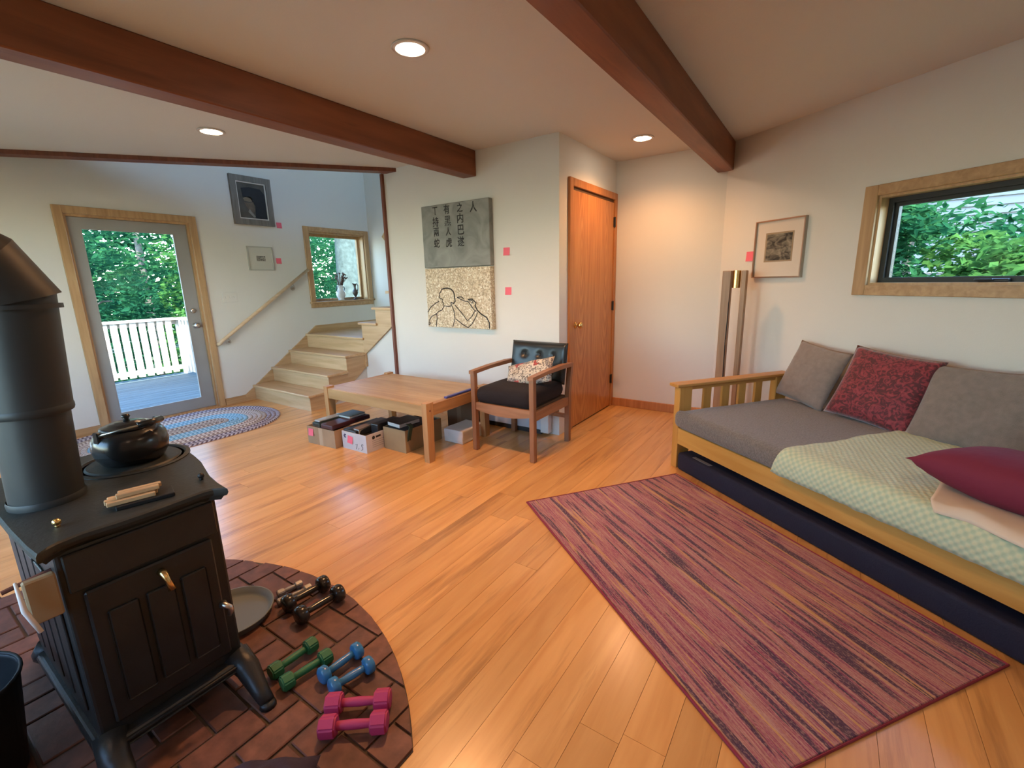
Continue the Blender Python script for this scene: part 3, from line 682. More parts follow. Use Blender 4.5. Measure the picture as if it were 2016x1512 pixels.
# ------------------------------------------------------------ vases on the stair window sill (top z = 1.115)
VZ = 1.1155
va = thing('flower_vase', 'white two-handled vase with dried stems on the stair window sill', 'vase', (XL - .045, 4.115 + .02, VZ))
M_PORC = mat('porcelain', (.62, .64, .66), .3, var=(14, .15))
bm = B(); lathe(bm, [(.04, 0), (.045, .006), (.035, .016), (.05, .04), (.064, .075), (.062, .11), (.045, .14), (.034, .155), (.035, .18), (.045, .205), (.040, .206), (.030, .185), (.028, .16)], 28, capt=False); obj('body', bm, M_PORC, va, smooth=True)
for s in (-1, 1):
    bm = B(); tube(bm, [(0, s * .036, .19), (0, s * .058, .185), (0, s * .068, .16), (0, s * .062, .135), (0, s * .052, .125)], .006, 8); obj('handle', bm, mat('dark_blue_glaze', (.05, .06, .10), .3), va, smooth=True)
M_STEM = mat('dried_stems', (.10, .06, .045), .8); sr = random.Random(11)
for k in range(26):
    a = sr.uniform(0, 2 * PI); r = sr.uniform(.03, .11); h = sr.uniform(.29, .37)
    bm = B(); top = (math.cos(a) * r, math.sin(a) * r, h); tube(bm, [(math.cos(a) * .012, math.sin(a) * .012, .15), (math.cos(a) * r * .45, math.sin(a) * r * .45, .24), top], .003, 5)
    bmesh.ops.create_icosphere(bm, subdivisions=1, radius=sr.uniform(.009, .016), matrix=Matrix.Translation(top)); obj('stem', bm, M_STEM, va)
vp = thing('pitcher', 'slim dark footed pitcher beside the white vase on the sill', 'pitcher', (XL - .045, 4.38, VZ))
M_DKCER = mat('dark_ceramic', (.055, .04, .032), .35)
bm = B(); lathe(bm, [(.036, 0), (.038, .01), (.014, .022), (.011, .04), (.03, .07), (.04, .10), (.034, .125), (.018, .145), (.014, .175), (.022, .205), (.024, .222), (.018, .22), (.011, .18)], 24, capt=False); obj('body', bm, M_DKCER, vp, smooth=True)
bm = B(); tube(bm, [(0, .018, .205), (0, .04, .225), (0, .056, .20), (0, .052, .15), (0, .038, .115)], .006, 8); obj('handle', bm, M_DKCER, vp, smooth=True)
bm = B(); tube(bm, [(0, -.018, .215), (0, -.036, .228)], [.012, .006], 8); obj('spout', bm, M_DKCER, vp, smooth=True)
# ------------------------------------------------------------ coffee table (origin at front-left corner on floor)
TX0, TX1, TY0, TY1, TZ = -3.60, -2.355, 2.34, 3.10, .452
M_OAK = wood('oak_table', (.35, .20, .072), (.52, .335, .145), axis=0, scale=6, stretch=9, rough=.42, rnd=.06)
M_OAKY = wood('oak_table_y', (.33, .165, .06), (.47, .255, .10), axis=1, scale=7, rough=.42, rnd=.04)
M_OAKZ = wood('oak_table_z', (.36, .18, .065), (.50, .28, .11), axis=2, scale=7, rough=.42, rnd=.04)
ct = thing('coffee_table', 'low oak coffee table with chunky legs against the white wall', 'table', (TX0, TY0, 0))
TWd, TDp = TX1 - TX0, TY1 - TY0
nb = 6; bw = (TDp - .03) / nb
for k in range(nb):
    bm = B(); box(bm, .045, TWd - .045, .015 + k * bw + .0004, .015 + (k + 1) * bw - .0004, TZ - .03, TZ - .004, bev=.0012, seg=1); obj('top_board', bm, M_OAK, ct)
bm = B(); box(bm, .05, TWd - .05, .004, .03, TZ - .095, TZ - .006, bev=.003, seg=1); obj('apron', bm, M_OAK, ct)
bm = B(); box(bm, .05, TWd - .05, TDp - .03, TDp - .004, TZ - .095, TZ - .03, bev=.003, seg=1); obj('apron', bm, M_OAK, ct)
for s in (0, 1):
    x0, x1 = (.0, .045) if s == 0 else (TWd - .045, TWd)
    bm = B(); box(bm, x0, x1, .075, TDp - .075, TZ - .095, TZ - .004, bev=.004, seg=1); obj('end_rail', bm, M_OAKY, ct)
    for f in (0, 1):
        y0, y1 = (0, .075) if f == 0 else (TDp - .075, TDp)
        bm = B(); xx0, xx1 = (0, .05) if s == 0 else (TWd - .05, TWd)
        prof = [(y0, 0), (y1, 0), (y1, TZ + .010), (y0, TZ + .010)]
        # leg tapers slightly towards the floor
        ins = .015; prof = [(y0 + (ins if f else 0), 0), (y1 - (0 if f else ins), 0), (y1, TZ + .010), (y0, TZ + .010)]
        prism(bm, prof, xx0, xx1, lambda a, b, h: (h, a, b)); obj('leg', bm, M_OAKZ, ct)
        if s == 1:
            bm = B(); cyl(bm, (TWd, (y0 + y1) / 2, TZ - .05), (TWd + .001, (y0 + y1) / 2, TZ - .05), .008, seg=12); obj('peg', bm, M_DARKTRIM, ct)
# blue strip lying on table end
bm = B(); box(bm, -.014, .014, -.20, .20, 0, .014, bev=.003, seg=1)
tag(obj('blue_ruler', bm, mat('blue_plastic', (.045, .05, .27), .4), None, (-2.375, 2.77, TZ + .0005), (0, 0, .0)), 'thin blue strip lying along the right edge of the coffee table', 'strip')
# ------------------------------------------------------------ boxes under the table
M_CARD = mat('cardboard', (.36, .235, .13), .85, var=(6, .10), bump=(40, .08))
M_CARD2 = mat('cardboard_olive', (.31, .215, .105), .85, var=(6, .10), bump=(40, .08))
M_CARDW = mat('white_carton', (.56, .54, .53), .75, var=(6, .05))
M_CARDB = mat('dark_brown_carton', (.13, .065, .03), .8, var=(5, .12))
M_TAPE = mat('packing_tape', (.47, .34, .21), .35)
def carton(label, x, y, rz, w, d, h, m, flap=0.0):
    t = thing('cardboard_box', label, 'box', (x, y, 0), rz, 'boxes under the coffee table'); th = .005
    bm = B(); box(bm, 0, w, 0, th, 0, h); box(bm, 0, w, d - th, d, 0, h); box(bm, 0, th, th, d - th, 0, h); box(bm, w - th, w, th, d - th, 0, h); box(bm, th, w - th, th, d - th, 0, th)
    obj('carton', bm, m, t)
    return t
b1 = carton('brown cardboard box with a pink note, leftmost under the coffee table', -3.605, 2.145, .06, .352, .182, .155, M_CARD)
bm = B(); box(bm, .15, .20, -.0008, 0, 0, .155); obj('tape', bm, M_TAPE, b1)
b2 = carton('white printed carton with a pink note and handwriting, middle box under the table', -3.232, 2.222, .015, .30, .40, .15, M_CARDW)
b3 = carton('plain brown cardboard box holding black books, beside the front table leg', -2.915, 2.392, 0, .255, .42, .188, M_CARD2)
b4 = thing('cardboard_box', 'closed dark brown box standing at the back under the coffee table', 'box', (-2.84, 3.092, 0), 0, 'boxes under the coffee table')
bm = B(); box(bm, 0, .30, 0, .28, 0, .30, bev=.003, seg=1); obj('carton', bm, M_CARDB, b4)
bm = B(); box(bm, .12, .17, -.0008, 0, 0, .30); obj('tape', bm, mat('dark_tape', (.18, .10, .05), .4), b4)
def decal(name, parent, text, x, z, size, m=M_INK, y=-.0006, rz=0.0, ax='x'):
    cu = bpy.data.curves.new('t', 'FONT'); cu.body = text; cu.size = size; to = bpy.data.objects.new('t', cu); C.objects.link(to)
    me = bpy.data.meshes.new_from_object(to.evaluated_get(bpy.context.evaluated_depsgraph_get())); bpy.data.objects.remove(to)
    me.materials.clear(); me.materials.append(m); o = bpy.data.objects.new(name, me); C.objects.link(o); o.parent = parent
    if ax == 'x': o.location = (x, y, z); o.rotation_euler = (PI / 2, rz, 0)
    else: o.location = (y, x, z); o.rotation_euler = (PI / 2, 0, PI / 2)
    o.modifiers.new('t', 'SOLIDIFY').thickness = .0006
    return o
M_MARK = mat('marker_grey', (.10, .10, .10), .7)
bm = B(); tube(bm, [(.165, -.001, .055), (.187, -.001, .062), (.178, -.001, .035), (.17, -.001, .018)], .0022, 5); tube(bm, [(.205, -.001, .03), (.200, -.001, .02)], .0022, 5)
tube(bm, [(.262, -.001, .066), (.245, -.001, .070), (.236, -.001, .058), (.252, -.001, .045), (.25, -.001, .026), (.232, -.001, .018)], .0022, 5); obj('handwriting', bm, M_MARK, b2)
bm = B(); tube(bm, [(.052, -.001, .118), (.040, -.001, .125), (.030, -.001, .115), (.036, -.001, .10), (.050, -.001, .10)], .005, 6); obj('logo', bm, mat('logo_navy', (.05, .05, .12), .6), b2)
bm = B(); cyl(bm, (.30, .075, .115), (.3008, .075, .115), .016, seg=6); box(bm, .30, .3008, .10, .15, .108, .124); obj('logo', bm, M_INK, b2)
bm = B()
for k in range(4): box(bm, .30, .3006, .06, .20 - .02 * (k % 2), .085 - k * .017, .090 - k * .017)
obj('printed_lines', bm, mat('print_grey', (.35, .34, .34), .7), b2)
note('pink sticky note on the leftmost brown box under the table', (-3.605 + .055, 2.145 - .001, .105), .06, .062)
note('pink sticky note on the white carton under the table', (-3.232 + .105, 2.222 - .001, .088), .015, .062, .12)
# contents
def book(label, name, x, y, z, rz, w, d, h, m, pages=True, tilt=(0, 0), cat='book', group='books in the boxes'):
    t = thing(name, label, cat, (x, y, z), 0, group, rot=(tilt[0], tilt[1], rz))
    bm = B(); c = .003
    if pages:
        box(bm, 0, w, 0, d, 0, c); box(bm, 0, w, 0, d, h - c, h); box(bm, 0, c, 0, d, c, h - c); obj('cover', bm, m, t)
        bm = B(); box(bm, c, w - .004, .004, d - .004, c, h - c); obj('page_block', bm, mat('pages', (.62, .60, .54), .8), t)
    else:
        box(bm, 0, w, 0, d, 0, h, bev=.01); obj('body', bm, m, t)
    return t
M_BK = mat('black_cover', (.018, .019, .021), .35); M_BKG = mat('dark_green_case', (.015, .028, .026), .3); M_BKM = mat('maroon_cover', (.05, .014, .018), .4); M_GRN = mat('olive_cover', (.045, .065, .04), .5); M_SILV = mat('silver_plastic', (.40, .46, .48), .3, .3)
M_INDEX = mat('dark_filler', (.03, .025, .022), .7)
book('black folded fabric pad filling the leftmost box', 'fabric_pad', -3.590, 2.158, .006, .06, .33, .155, .125, M_INDEX, False, cat='pad')
book('dark green case lying across the leftmost box', 'storage_case', -3.532, 2.150, .157, .03, .10, .40, .040, M_BKG, False, (0, .0), 'case')
book('silver flat case beside the dark green case in the leftmost box', 'storage_case', -3.522, 2.165, .1975, .03, .075, .25, .016, M_SILV, False, (0, .0), 'case')
book('maroon album on the right of the leftmost box', 'album', -3.422, 2.156, .157, .03, .155, .40, .040, M_BKM, False, (0, 0), 'book')
book('olive green book at the back of the leftmost box', 'book', -3.475, 2.36, .1975, .03, .17, .17, .022, M_GRN)
book('black binder lying in the middle carton', 'binder', -3.225, 2.23, .118, .015, .16, .36, .05, M_BK, False, (0, .03), 'binder')
book('brown notebook standing slanted in the middle carton', 'notebook', -3.12, 2.25, .120, .16, .06, .34, .06, mat('grey_brown_cover', (.20, .16, .14), .5), True, (0, .1))
book('black box file at the back of the middle carton', 'box_file', -3.03, 2.36, .10, .015, .085, .25, .105, M_BK, False, (0, 0), 'binder')
book('black fabric pad filling the middle carton', 'fabric_pad', -3.215, 2.235, .006, .015, .27, .37, .105, M_INDEX, False, cat='pad')
book('black padded album under the book in the brown box', 'album', -2.90, 2.41, .006, 0, .225, .39, .178, M_INDEX, False, cat='book')
book('black hardback book with white pages on top of the brown box', 'book', -2.905, 2.43, .189, -.06, .155, .22, .036, M_BK, True, (0, .02))
bm = B()
pts = [(-2.80, 2.50, .20), (-2.72, 2.47, .207), (-2.665, 2.44, .206), (-2.652, 2.42, .19), (-2.651, 2.40, .13), (-2.653, 2.395, .10)]
n = len(pts); rows = []
for k, p in enumerate(pts):
    wd = .05 - .012 * k * .3
    rows.append([bm.verts.new((p[0], p[1] + wd * (t - .5) * 2 * .55 + .03, p[2] + .004 * math.sin(t * 5 + k))) for t in (0, .25, .5, .75, 1)])
for k in range(n - 1):
    for j in range(4): bm.faces.new((rows[k][j], rows[k][j + 1], rows[k + 1][j + 1], rows[k + 1][j]))
o = tag(obj('green_cloth', bm, mat('green_cloth', (.05, .075, .035), .85), smooth=True), 'dark green cloth hanging out of the brown box', 'cloth'); o.modifiers.new('t', 'SOLIDIFY').thickness = .003
wp = thing('paper_package', 'crumpled white paper package on the floor behind the front table leg', 'package', (-2.60, 2.775, 0), .02)
bm = B(); r = box(bm, 0, .205, 0, .30, 0, .115, bev=.008); bmesh.ops.subdivide_edges(bm, edges=bm.edges[:], cuts=4, use_grid_fill=True)
for v in bm.verts: v.co += Vector((noise3(v.co.x * 14, v.co.y * 14, v.co.z * 14), noise3(v.co.y * 14 + 9, v.co.x * 14, v.co.z * 14), .8 * noise3(v.co.z * 14, v.co.x * 14 + 4, v.co.y * 14))) * .008 * (1 if v.co.z > .01 else 0)
for v in bm.verts: v.co.z = max(v.co.z, 0)
obj('wrapper', bm, mat('white_paper', (.60, .57, .52), .7), wp)
# ------------------------------------------------------------ baseboard heater
bh = thing('baseboard_heater', 'white metal baseboard heater along the wall behind the armchair', 'heater', (-2.87, 3.40, 0))
bm = B(); HLn = .98
prism(bm, [(0, .03), (-.012, .03), (-.012, .185), (-.045, .19), (-.06, .175), (-.062, .165), (-.014, .18), (0, .20)], .0, HLn, lambda a, b, h: (h, a, b)); obj('back_panel', bm, M_WHITE, bh)
bm = B(); prism(bm, [(-.058, .045), (-.064, .045), (-.066, .14), (-.058, .152)], .0, HLn - .07, lambda a, b, h: (h, a, b)); obj('front_panel', bm, mat('heater_front', (.55, .58, .62), .4), bh)
bm = B(); box(bm, .0, HLn - .07, -.056, -.018, .05, .13); obj('fins', bm, mat('heater_dark', (.03, .03, .03), .6), bh)
bm = B(); box(bm, HLn - .08, HLn, -.07, 0, .02, .20, bev=.004, seg=1); obj('end_cap', bm, M_WHITE, bh)
bm = B(); box(bm, 0, HLn - .08, -.055, -.01, 0.0, .045); obj('base', bm, mat('heater_dark', (.03, .03, .03), .6), bh)

# ------------------------------------------------------------ armchair (faces -y)
M_WAL = wood('walnut_chair', (.20, .085, .035), (.33, .155, .07), axis=2, scale=8, rough=.4, rnd=.05)
M_WALY = wood('walnut_chair_y', (.24, .105, .042), (.37, .175, .08), axis=1, scale=8, rough=.4, rnd=.05)
M_VINYL = mat('black_vinyl', (.014, .018, .019), .34, bump=(90, .05))
M_SEATF = mat('black_brown_fabric', (.012, .008, .008), .95, bump=(160, .5))
ch = thing('armchair', 'walnut armchair with tufted black vinyl back beside the closet door', 'chair', (-1.965, 2.76, 0))
HW = .27
for s in (-1, 1):
    bm = B(); box(bm, s * HW - .021, s * HW + .021, -.021, .021, 0, .635, bev=.006); obj('leg', bm, M_WAL, ch)
    bm = B(); prism(bm, [(.535, 0), (.575, 0), (.578, .40), (.62, .66), (.585, .665), (.54, .42)], s * HW - .02, s * HW + .02, lambda a, b, h: (h, a, b)); obj('leg', bm, M_WAL, ch)
    bm = B(); prism(bm, [(-.03, .628), (-.03, .655), (.2, .668), (.45, .672), (.60, .665), (.60, .635), (.45, .640), (.2, .640)], s * HW - .024, s * HW + .024, lambda a, b, h: (h, a, b)); obj('armrest', bm, M_WALY, ch)
    bm = B(); box(bm, s * HW - .014, s * HW + .014, .021, .54, .315, .385, bev=.003, seg=1); obj('side_rail', bm, M_WALY, ch)
bm = B(); n = 12; A = []
for k in range(n + 1):
    t = -1 + 2 * k / n; zz = .345 - .03 * (1 - t * t)
    A.append((t * (HW - .018), zz))
prism(bm, [(a, .40) for a, z in A] + [(a, z) for a, z in A[::-1]], -.012, .012, lambda a, b, h: (a, h, b)); obj('front_rail', bm, wood('walnut_x', (.25, .12, .05), (.38, .19, .09), axis=0, scale=8, rnd=.03), ch)
bm = B(); box(bm, -HW + .02, HW - .02, .545, .570, .20, .235, bev=.003, seg=1); obj('rear_rail', bm, M_WALY, ch)
bm = B(); box(bm, -HW + .018, HW - .018, .02, .545, .375, .40); obj('seat_board', bm, M_SUB, ch)
def cushion(w, d, h, e=.045, seg=3, n=3):
    bm = B(); box(bm, -w / 2, w / 2, -d / 2, d / 2, 0, h, bev=e, seg=seg); bmesh.ops.subdivide_edges(bm, edges=[x for x in bm.edges if x.calc_length() > .12], cuts=5, use_grid_fill=True)
    return bm
bm = cushion(.525, .54, .125, .055)
for v in bm.verts:
    if v.co.z > .06: v.co.z += .022 * (1 - (v.co.x / .27) ** 2) * (1 - (v.co.y / .28) ** 2)
sc_ = obj('seat_cushion', bm, M_SEATF, ch, (0, .255, .398)); smooth_angle(sc_, 60)
# tufted back pad
bm = B(); nx, nz = 36, 24; bwid, bht = .535, .34; G = {}
tufts = [(-.14, .06), (0, .06), (.14, .06), (-.14, -.09), (0, -.09), (.14, -.09)]
for sgn in (-1, 1):
    for i in range(nx + 1):
        for j in range(nz + 1):
            if (i in (0, nx) or j in (0, nz)) and sgn > 0: G[(sgn, i, j)] = G[(-1, i, j)]; continue
            u = -1 + 2 * i / nx; v = -1 + 2 * j / nz
            px_, pz_ = u * bwid / 2, v * bht / 2
            k = ((1 - abs(u) ** 8) * (1 - abs(v) ** 8)) ** .5
            th = .045 * k
            if sgn < 0:
                for tx, tz in tufts: th -= .020 * math.exp(-((px_ - tx) ** 2 + (pz_ - tz) ** 2) / .0006)
            curve = .05 * (u * u)
            G[(sgn, i, j)] = bm.verts.new((px_, sgn * th * (1 if sgn < 0 else .4) - curve + .02, pz_))
for sgn in (-1, 1):
    for i in range(nx):
        for j in range(nz): bm.faces.new((G[(sgn, i, j)], G[(sgn, i + 1, j)], G[(sgn, i + 1, j + 1)], G[(sgn, i, j + 1)]))
bp = obj('back_pad', bm, M_VINYL, ch, (0, .565, .655), (-.20, 0, 0), smooth=True)
for tx, tz in tufts:
    bm = B(); bmesh.ops.create_uvsphere(bm, u_segments=12, v_segments=8, radius=.011); obj('button', bm, M_VINYL, bp, (tx, -.005 - .05 * (tx / .2675) ** 2, tz), smooth=True)
def print_mat():
    m, nt, p = _new('patchwork_print'); N, L = nt.nodes, nt.links
    tc = N.new('ShaderNodeTexCoord'); v = N.new('ShaderNodeTexVoronoi'); v.inputs['Scale'].default_value = 16; v.distance = 'CHEBYCHEV'; L.new(tc.outputs['Object'], v.inputs['Vector'])
    s = N.new('ShaderNodeSeparateColor'); L.new(v.outputs['Color'], s.inputs[0])
    r = ramp(N, [(0, (.62, .55, .42)), (.35, (.52, .44, .33)), (.5, (.40, .07, .06)), (.6, (.66, .58, .46)), (.8, (.30, .27, .24)), (1, (.60, .30, .24))]); r.color_ramp.interpolation = 'CONSTANT'; L.new(s.outputs[0], r.inputs['Fac'])
    n = N.new('ShaderNodeTexNoise'); n.inputs['Scale'].default_value = 70; n.inputs['Detail'].default_value = 3; L.new(tc.outputs['Object'], n.inputs['Vector'])
    r2 = ramp(N, [(.52, (0, 0, 0)), (.58, (1, 1, 1))]); L.new(n.outputs['Fac'], r2.inputs['Fac'])
    mx = N.new('ShaderNodeMixRGB'); mx.inputs['Color2'].default_value = (.05, .04, .045, 1); L.new(r.outputs[0], mx.inputs['Color1'])
    mm = N.new('ShaderNodeMath'); mm.operation = 'MULTIPLY'; mm.inputs[1].default_value = .8; L.new(r2.outputs[0], mm.inputs[0]); L.new(mm.outputs[0], mx.inputs['Fac']); L.new(mx.outputs[0], p.inputs['Base Color']); p.inputs['Roughness'].default_value = .85; return m
bm = pillow_bm(.45, .23, .11, seed=2.0); o = obj('throw_pillow', bm, print_mat(), None, (-1.91, 3.06, .607), (math.radians(50), math.radians(-15), math.radians(2)), smooth=True)
tag(o, 'small cream printed pillow lying in the armchair', 'pillow')

# ------------------------------------------------------------ floor lamp
fl_ = thing('floor_lamp', 'slim wooden two-post floor lamp with brass tube behind the daybed arm', 'lamp', (-.622, 4.16, 0), -.12)
M_LW = wood('lamp_oak', (.24, .125, .05), (.36, .20, .09), axis=2, scale=7, rough=.4, rnd=.03)
for x0, x1 in ((-.095, -.03), (.048, .085)):
    bm = B(); box(bm, x0, x1, -.028, .028, .03, 1.37, bev=.003, seg=1); obj('post', bm, M_LW, fl_)
bm = B(); box(bm, -.14, .14, -.11, .11, 0, .03, bev=.004, seg=1); obj('base', bm, M_LW, fl_)
bm = B(); cyl(bm, (.008, 0, 1.235), (.008, 0, 1.372), .030, seg=28); obj('lamp_tube', bm, M_BRASS, fl_, smooth=False); smooth_angle(fl_.children[-1], 40)
bm = B(); tube(bm, [(-.033, -.02, 1.24), (-.03, -.03, 1.0), (-.036, -.025, .8), (-.03, -.03, .5), (-.035, -.02, .05)], .004, 6); obj('cord', bm, M_BLACKM, fl_, smooth=True)
# ------------------------------------------------------------ daybed (local x along its length, y towards the wall)
BA = -math.radians(37.5); BO = (-.815, 3.229, 0)
BMAT = Matrix.Translation(BO) @ Matrix.Rotation(BA, 4, 'Z')
def bw_(u, v, z): return BMAT @ Vector((u, v, z))
M_BED = wood('honey_bed', (.50, .245, .045), (.64, .36, .09), axis=0, scale=6, stretch=9, rough=.38, rnd=.05)
M_BEDV = wood('honey_bed_v', (.47, .225, .045), (.60, .32, .08), axis=2, scale=6, stretch=9, rough=.38, rnd=.05)
M_BEDY = wood('honey_bed_y', (.45, .21, .045), (.58, .30, .08), axis=1, scale=6, stretch=9, rough=.38, rnd=.05)
bed = thing('daybed', 'honey wood daybed frame with slatted arm along the slanted wall', 'bed', BO, BA)
BLn, BDp = 2.12, .97
for u in (0, BLn - .058):
    bm = B(); box(bm, u, u + .058, 0, .105, 0, .59, bev=.004, seg=1); obj('post', bm, M_BEDV, bed)
    bm = B(); box(bm, u, u + .058, BDp - .105, BDp, 0, .59, bev=.004, seg=1); obj('post', bm, M_BEDV, bed)
    bm = B(); box(bm, u - .024, u + .07, -.028, BDp + .03, .59, .612, bev=.004, seg=1); obj('armrest', bm, M_BEDY, bed)
    bm = B(); box(bm, u + .015, u + .045, .105, BDp - .105, .562, .59); obj('upper_rail', bm, M_BEDY, bed)
    bm = B(); box(bm, u + .015, u + .045, .105, BDp - .105, .18, .285); obj('lower_rail', bm, M_BEDY, bed)
    for v in (.222, .384, .533, .686):
        bm = B(); box(bm, u + .02, u + .04, v, v + .062, .285, .562); obj('slat', bm, M_BEDV, bed)
bm = B(); box(bm, .058, BLn - .058, 0, .03, .182, .30, bev=.004, seg=1); obj('front_rail', bm, M_BED, bed)
bm = B(); box(bm, .058, BLn - .058, BDp - .03, BDp, .182, .30); obj('rear_rail', bm, M_BED, bed)
bm = B(); box(bm, .058, BLn - .058, .03, BDp - .03, .275, .299); obj('platform', bm, M_BED, bed)
# mattress
def quilt_mat():
    m, nt, p = _new('grey_mattress_cover'); N, L = nt.nodes, nt.links
    tc = N.new('ShaderNodeTexCoord'); v = N.new('ShaderNodeTexVoronoi'); v.inputs['Scale'].default_value = 95; L.new(tc.outputs['Object'], v.inputs['Vector'])
    n = N.new('ShaderNodeTexNoise'); n.inputs['Scale'].default_value = 120; L.new(tc.outputs['Object'], n.inputs['Vector'])
    r = ramp(N, [(.3, (.115, .108, .095)), (.7, (.185, .170, .150))]); L.new(n.outputs['Fac'], r.inputs['Fac']); L.new(r.outputs[0], p.inputs['Base Color'])
    b = N.new('ShaderNodeBump'); b.inputs['Strength'].default_value = .7; b.inputs['Distance'].default_value = .004; L.new(v.outputs['Distance'], b.inputs['Height']); L.new(b.outputs[0], p.inputs['Normal']); p.inputs['Roughness'].default_value = .95
    p.inputs['Sheen Weight'].default_value = .3; return m
MZ0, MZ1 = .3005, .432
bm = B(); box(bm, .062, BLn - .062, -.03, .945, MZ0, MZ1, bev=.05, seg=5)
bmesh.ops.subdivide_edges(bm, edges=[e for e in bm.edges if e.calc_length() > .3], cuts=14, use_grid_fill=True)
for v in bm.verts:
    if v.co.y < .01 and v.co.x < .2 and v.co.z > MZ0 + .02: v.co.x -= .04 * max(0, 1 - abs(v.co.x - .062) / .14)
    if v.co.z > MZ1 - .02 and .1 < v.co.y < .9: v.co.z += .004 * noise3(v.co.x * 5, v.co.y * 5)
# (the near corner bulges over the post)
mt = tag(obj('mattress', bm, quilt_mat(), None, BO, (0, 0, BA)), 'grey quilted mattress on the daybed frame', 'mattress'); smooth_angle(mt, 70)
# green blanket
def gingham_mat():
    m, nt, p = _new('green_gingham'); N, L = nt.nodes, nt.links
    uv = N.new('ShaderNodeUVMap'); sp = N.new('ShaderNodeSeparateXYZ'); L.new(uv.outputs[0], sp.inputs[0])
    outs = []
    for ax in (0, 1):
        k = N.new('ShaderNodeMath'); k.operation = 'MULTIPLY'; k.inputs[1].default_value = 2 * PI / .032; L.new(sp.outputs[ax], k.inputs[0])
        s = N.new('ShaderNodeMath'); s.operation = 'SINE'; L.new(k.outputs[0], s.inputs[0]); outs.append(s)
    ml = N.new('ShaderNodeMath'); ml.operation = 'MULTIPLY'; L.new(outs[0].outputs[0], ml.inputs[0]); L.new(outs[1].outputs[0], ml.inputs[1])
    mr = N.new('ShaderNodeMapRange'); mr.inputs['From Min'].default_value = -.9; mr.inputs['From Max'].default_value = .9; L.new(ml.outputs[0], mr.inputs['Value'])
    r = ramp(N, [(.15, (.40, .52, .36)), (.5, (.47, .57, .39)), (.85, (.56, .61, .40))]); L.new(mr.outputs[0], r.inputs['Fac']); L.new(r.outputs[0], p.inputs['Base Color'])
    b = N.new('ShaderNodeBump'); b.inputs['Strength'].default_value = .5; b.inputs['Distance'].default_value = .006; L.new(mr.outputs[0], b.inputs['Height']); L.new(b.outputs[0], p.inputs['Normal'])
    p.inputs['Roughness'].default_value = .9; p.inputs['Sheen Weight'].default_value = .2; return m
def drape(u0f, u1, rows, n, fz, name, mt_, label, cat, thick=.006):
    """cloth over the mattress front: rows = [(v,z)] profile, u start may vary with row"""
    bm = B(); uvl = bm.loops.layers.uv.new('UVMap'); G = []; S = [0.0]
    for a, b in zip(rows, rows[1:]): S.append(S[-1] + math.hypot(b[0] - a[0], b[1] - a[1]))
    for i, (v, z) in enumerate(rows):
        G.append([])
        for j in range(n + 1):
            u0 = u0f(i / (len(rows) - 1)); u = u0 + (u1 - u0) * j / n
            dv, dz = fz(u, v, z, i, j)
            G[-1].append((bm.verts.new((u, v + dv, z + dz)), u, S[i]))
    for i in range(len(rows) - 1):
        for j in range(n):
            q = [G[i][j], G[i][j + 1], G[i + 1][j + 1], G[i + 1][j]]
            f = bm.faces.new([a[0] for a in q])
            for lp, a in zip(f.loops, q): lp[uvl].uv = (a[1], a[2])
    o = obj(name, bm, mt_, None, BO, (0, 0, BA), smooth=True); tag(o, label, cat); s = o.modifiers.new('t', 'SOLIDIFY'); s.thickness = thick; s.offset = 1
    return o
prof = [(-.040, .310), (-.043, .33), (-.044, .355), (-.043, .38), (-.038, .405), (-.026, .426), (-.008, .438), (.02, .443)] + [(.02 + .915 * k / 22, .4435) for k in range(1, 23)]
def fz(u, v, z, i, j):
    e = .006 * noise3(u * 9, v * 9, 1.7) + .005 * noise3(u * 30, v * 22, 4.1)
    if i <= 3: return (-.004 - .006 * abs(noise3(u * 16, 3.3)), .008 * noise3(u * 20, 9.1) if i == 0 else 0)
    return (0, .004 + max(-.003, e))
drape(lambda t: .875 + .10 * t + .02 * math.sin(t * 5), 2.05, prof, 90, fz, 'green_blanket', gingham_mat(), 'pale green checked blanket spread over the right part of the mattress', 'blanket')
# cream sheet lying over the blanket edge
prof2 = [(-.048, .432), (-.040, .442), (-.030, .449), (-.018, .455), (-.004, .4575)] + [(.0 + .21 * k / 8, .4585) for k in range(1, 9)]
def fz2(u, v, z, i, j):
    w = .012 * noise3(u * 11 + 3, v * 13) + .016 * max(0, noise3(u * 5, v * 4 + 7)) + .006 * noise3(u * 26, v * 22 + 5); fr = .05 * max(0, noise3(u * 4.3, 2.2)) if i == 0 else 0
    return (.035 * noise3(u * 7, 5.5) * (1 - i / 12) + .012, .003 + abs(w) * .7 * min(1, i / 3))
drape(lambda t: 1.60 - .13 * t, 2.05, prof2, 40, fz2, 'cream_sheet', mat('cream_cotton', (.64, .56, .44), .9, var=(5, .05)), 'rumpled cream sheet lying at the front edge of the green blanket', 'sheet', .003)
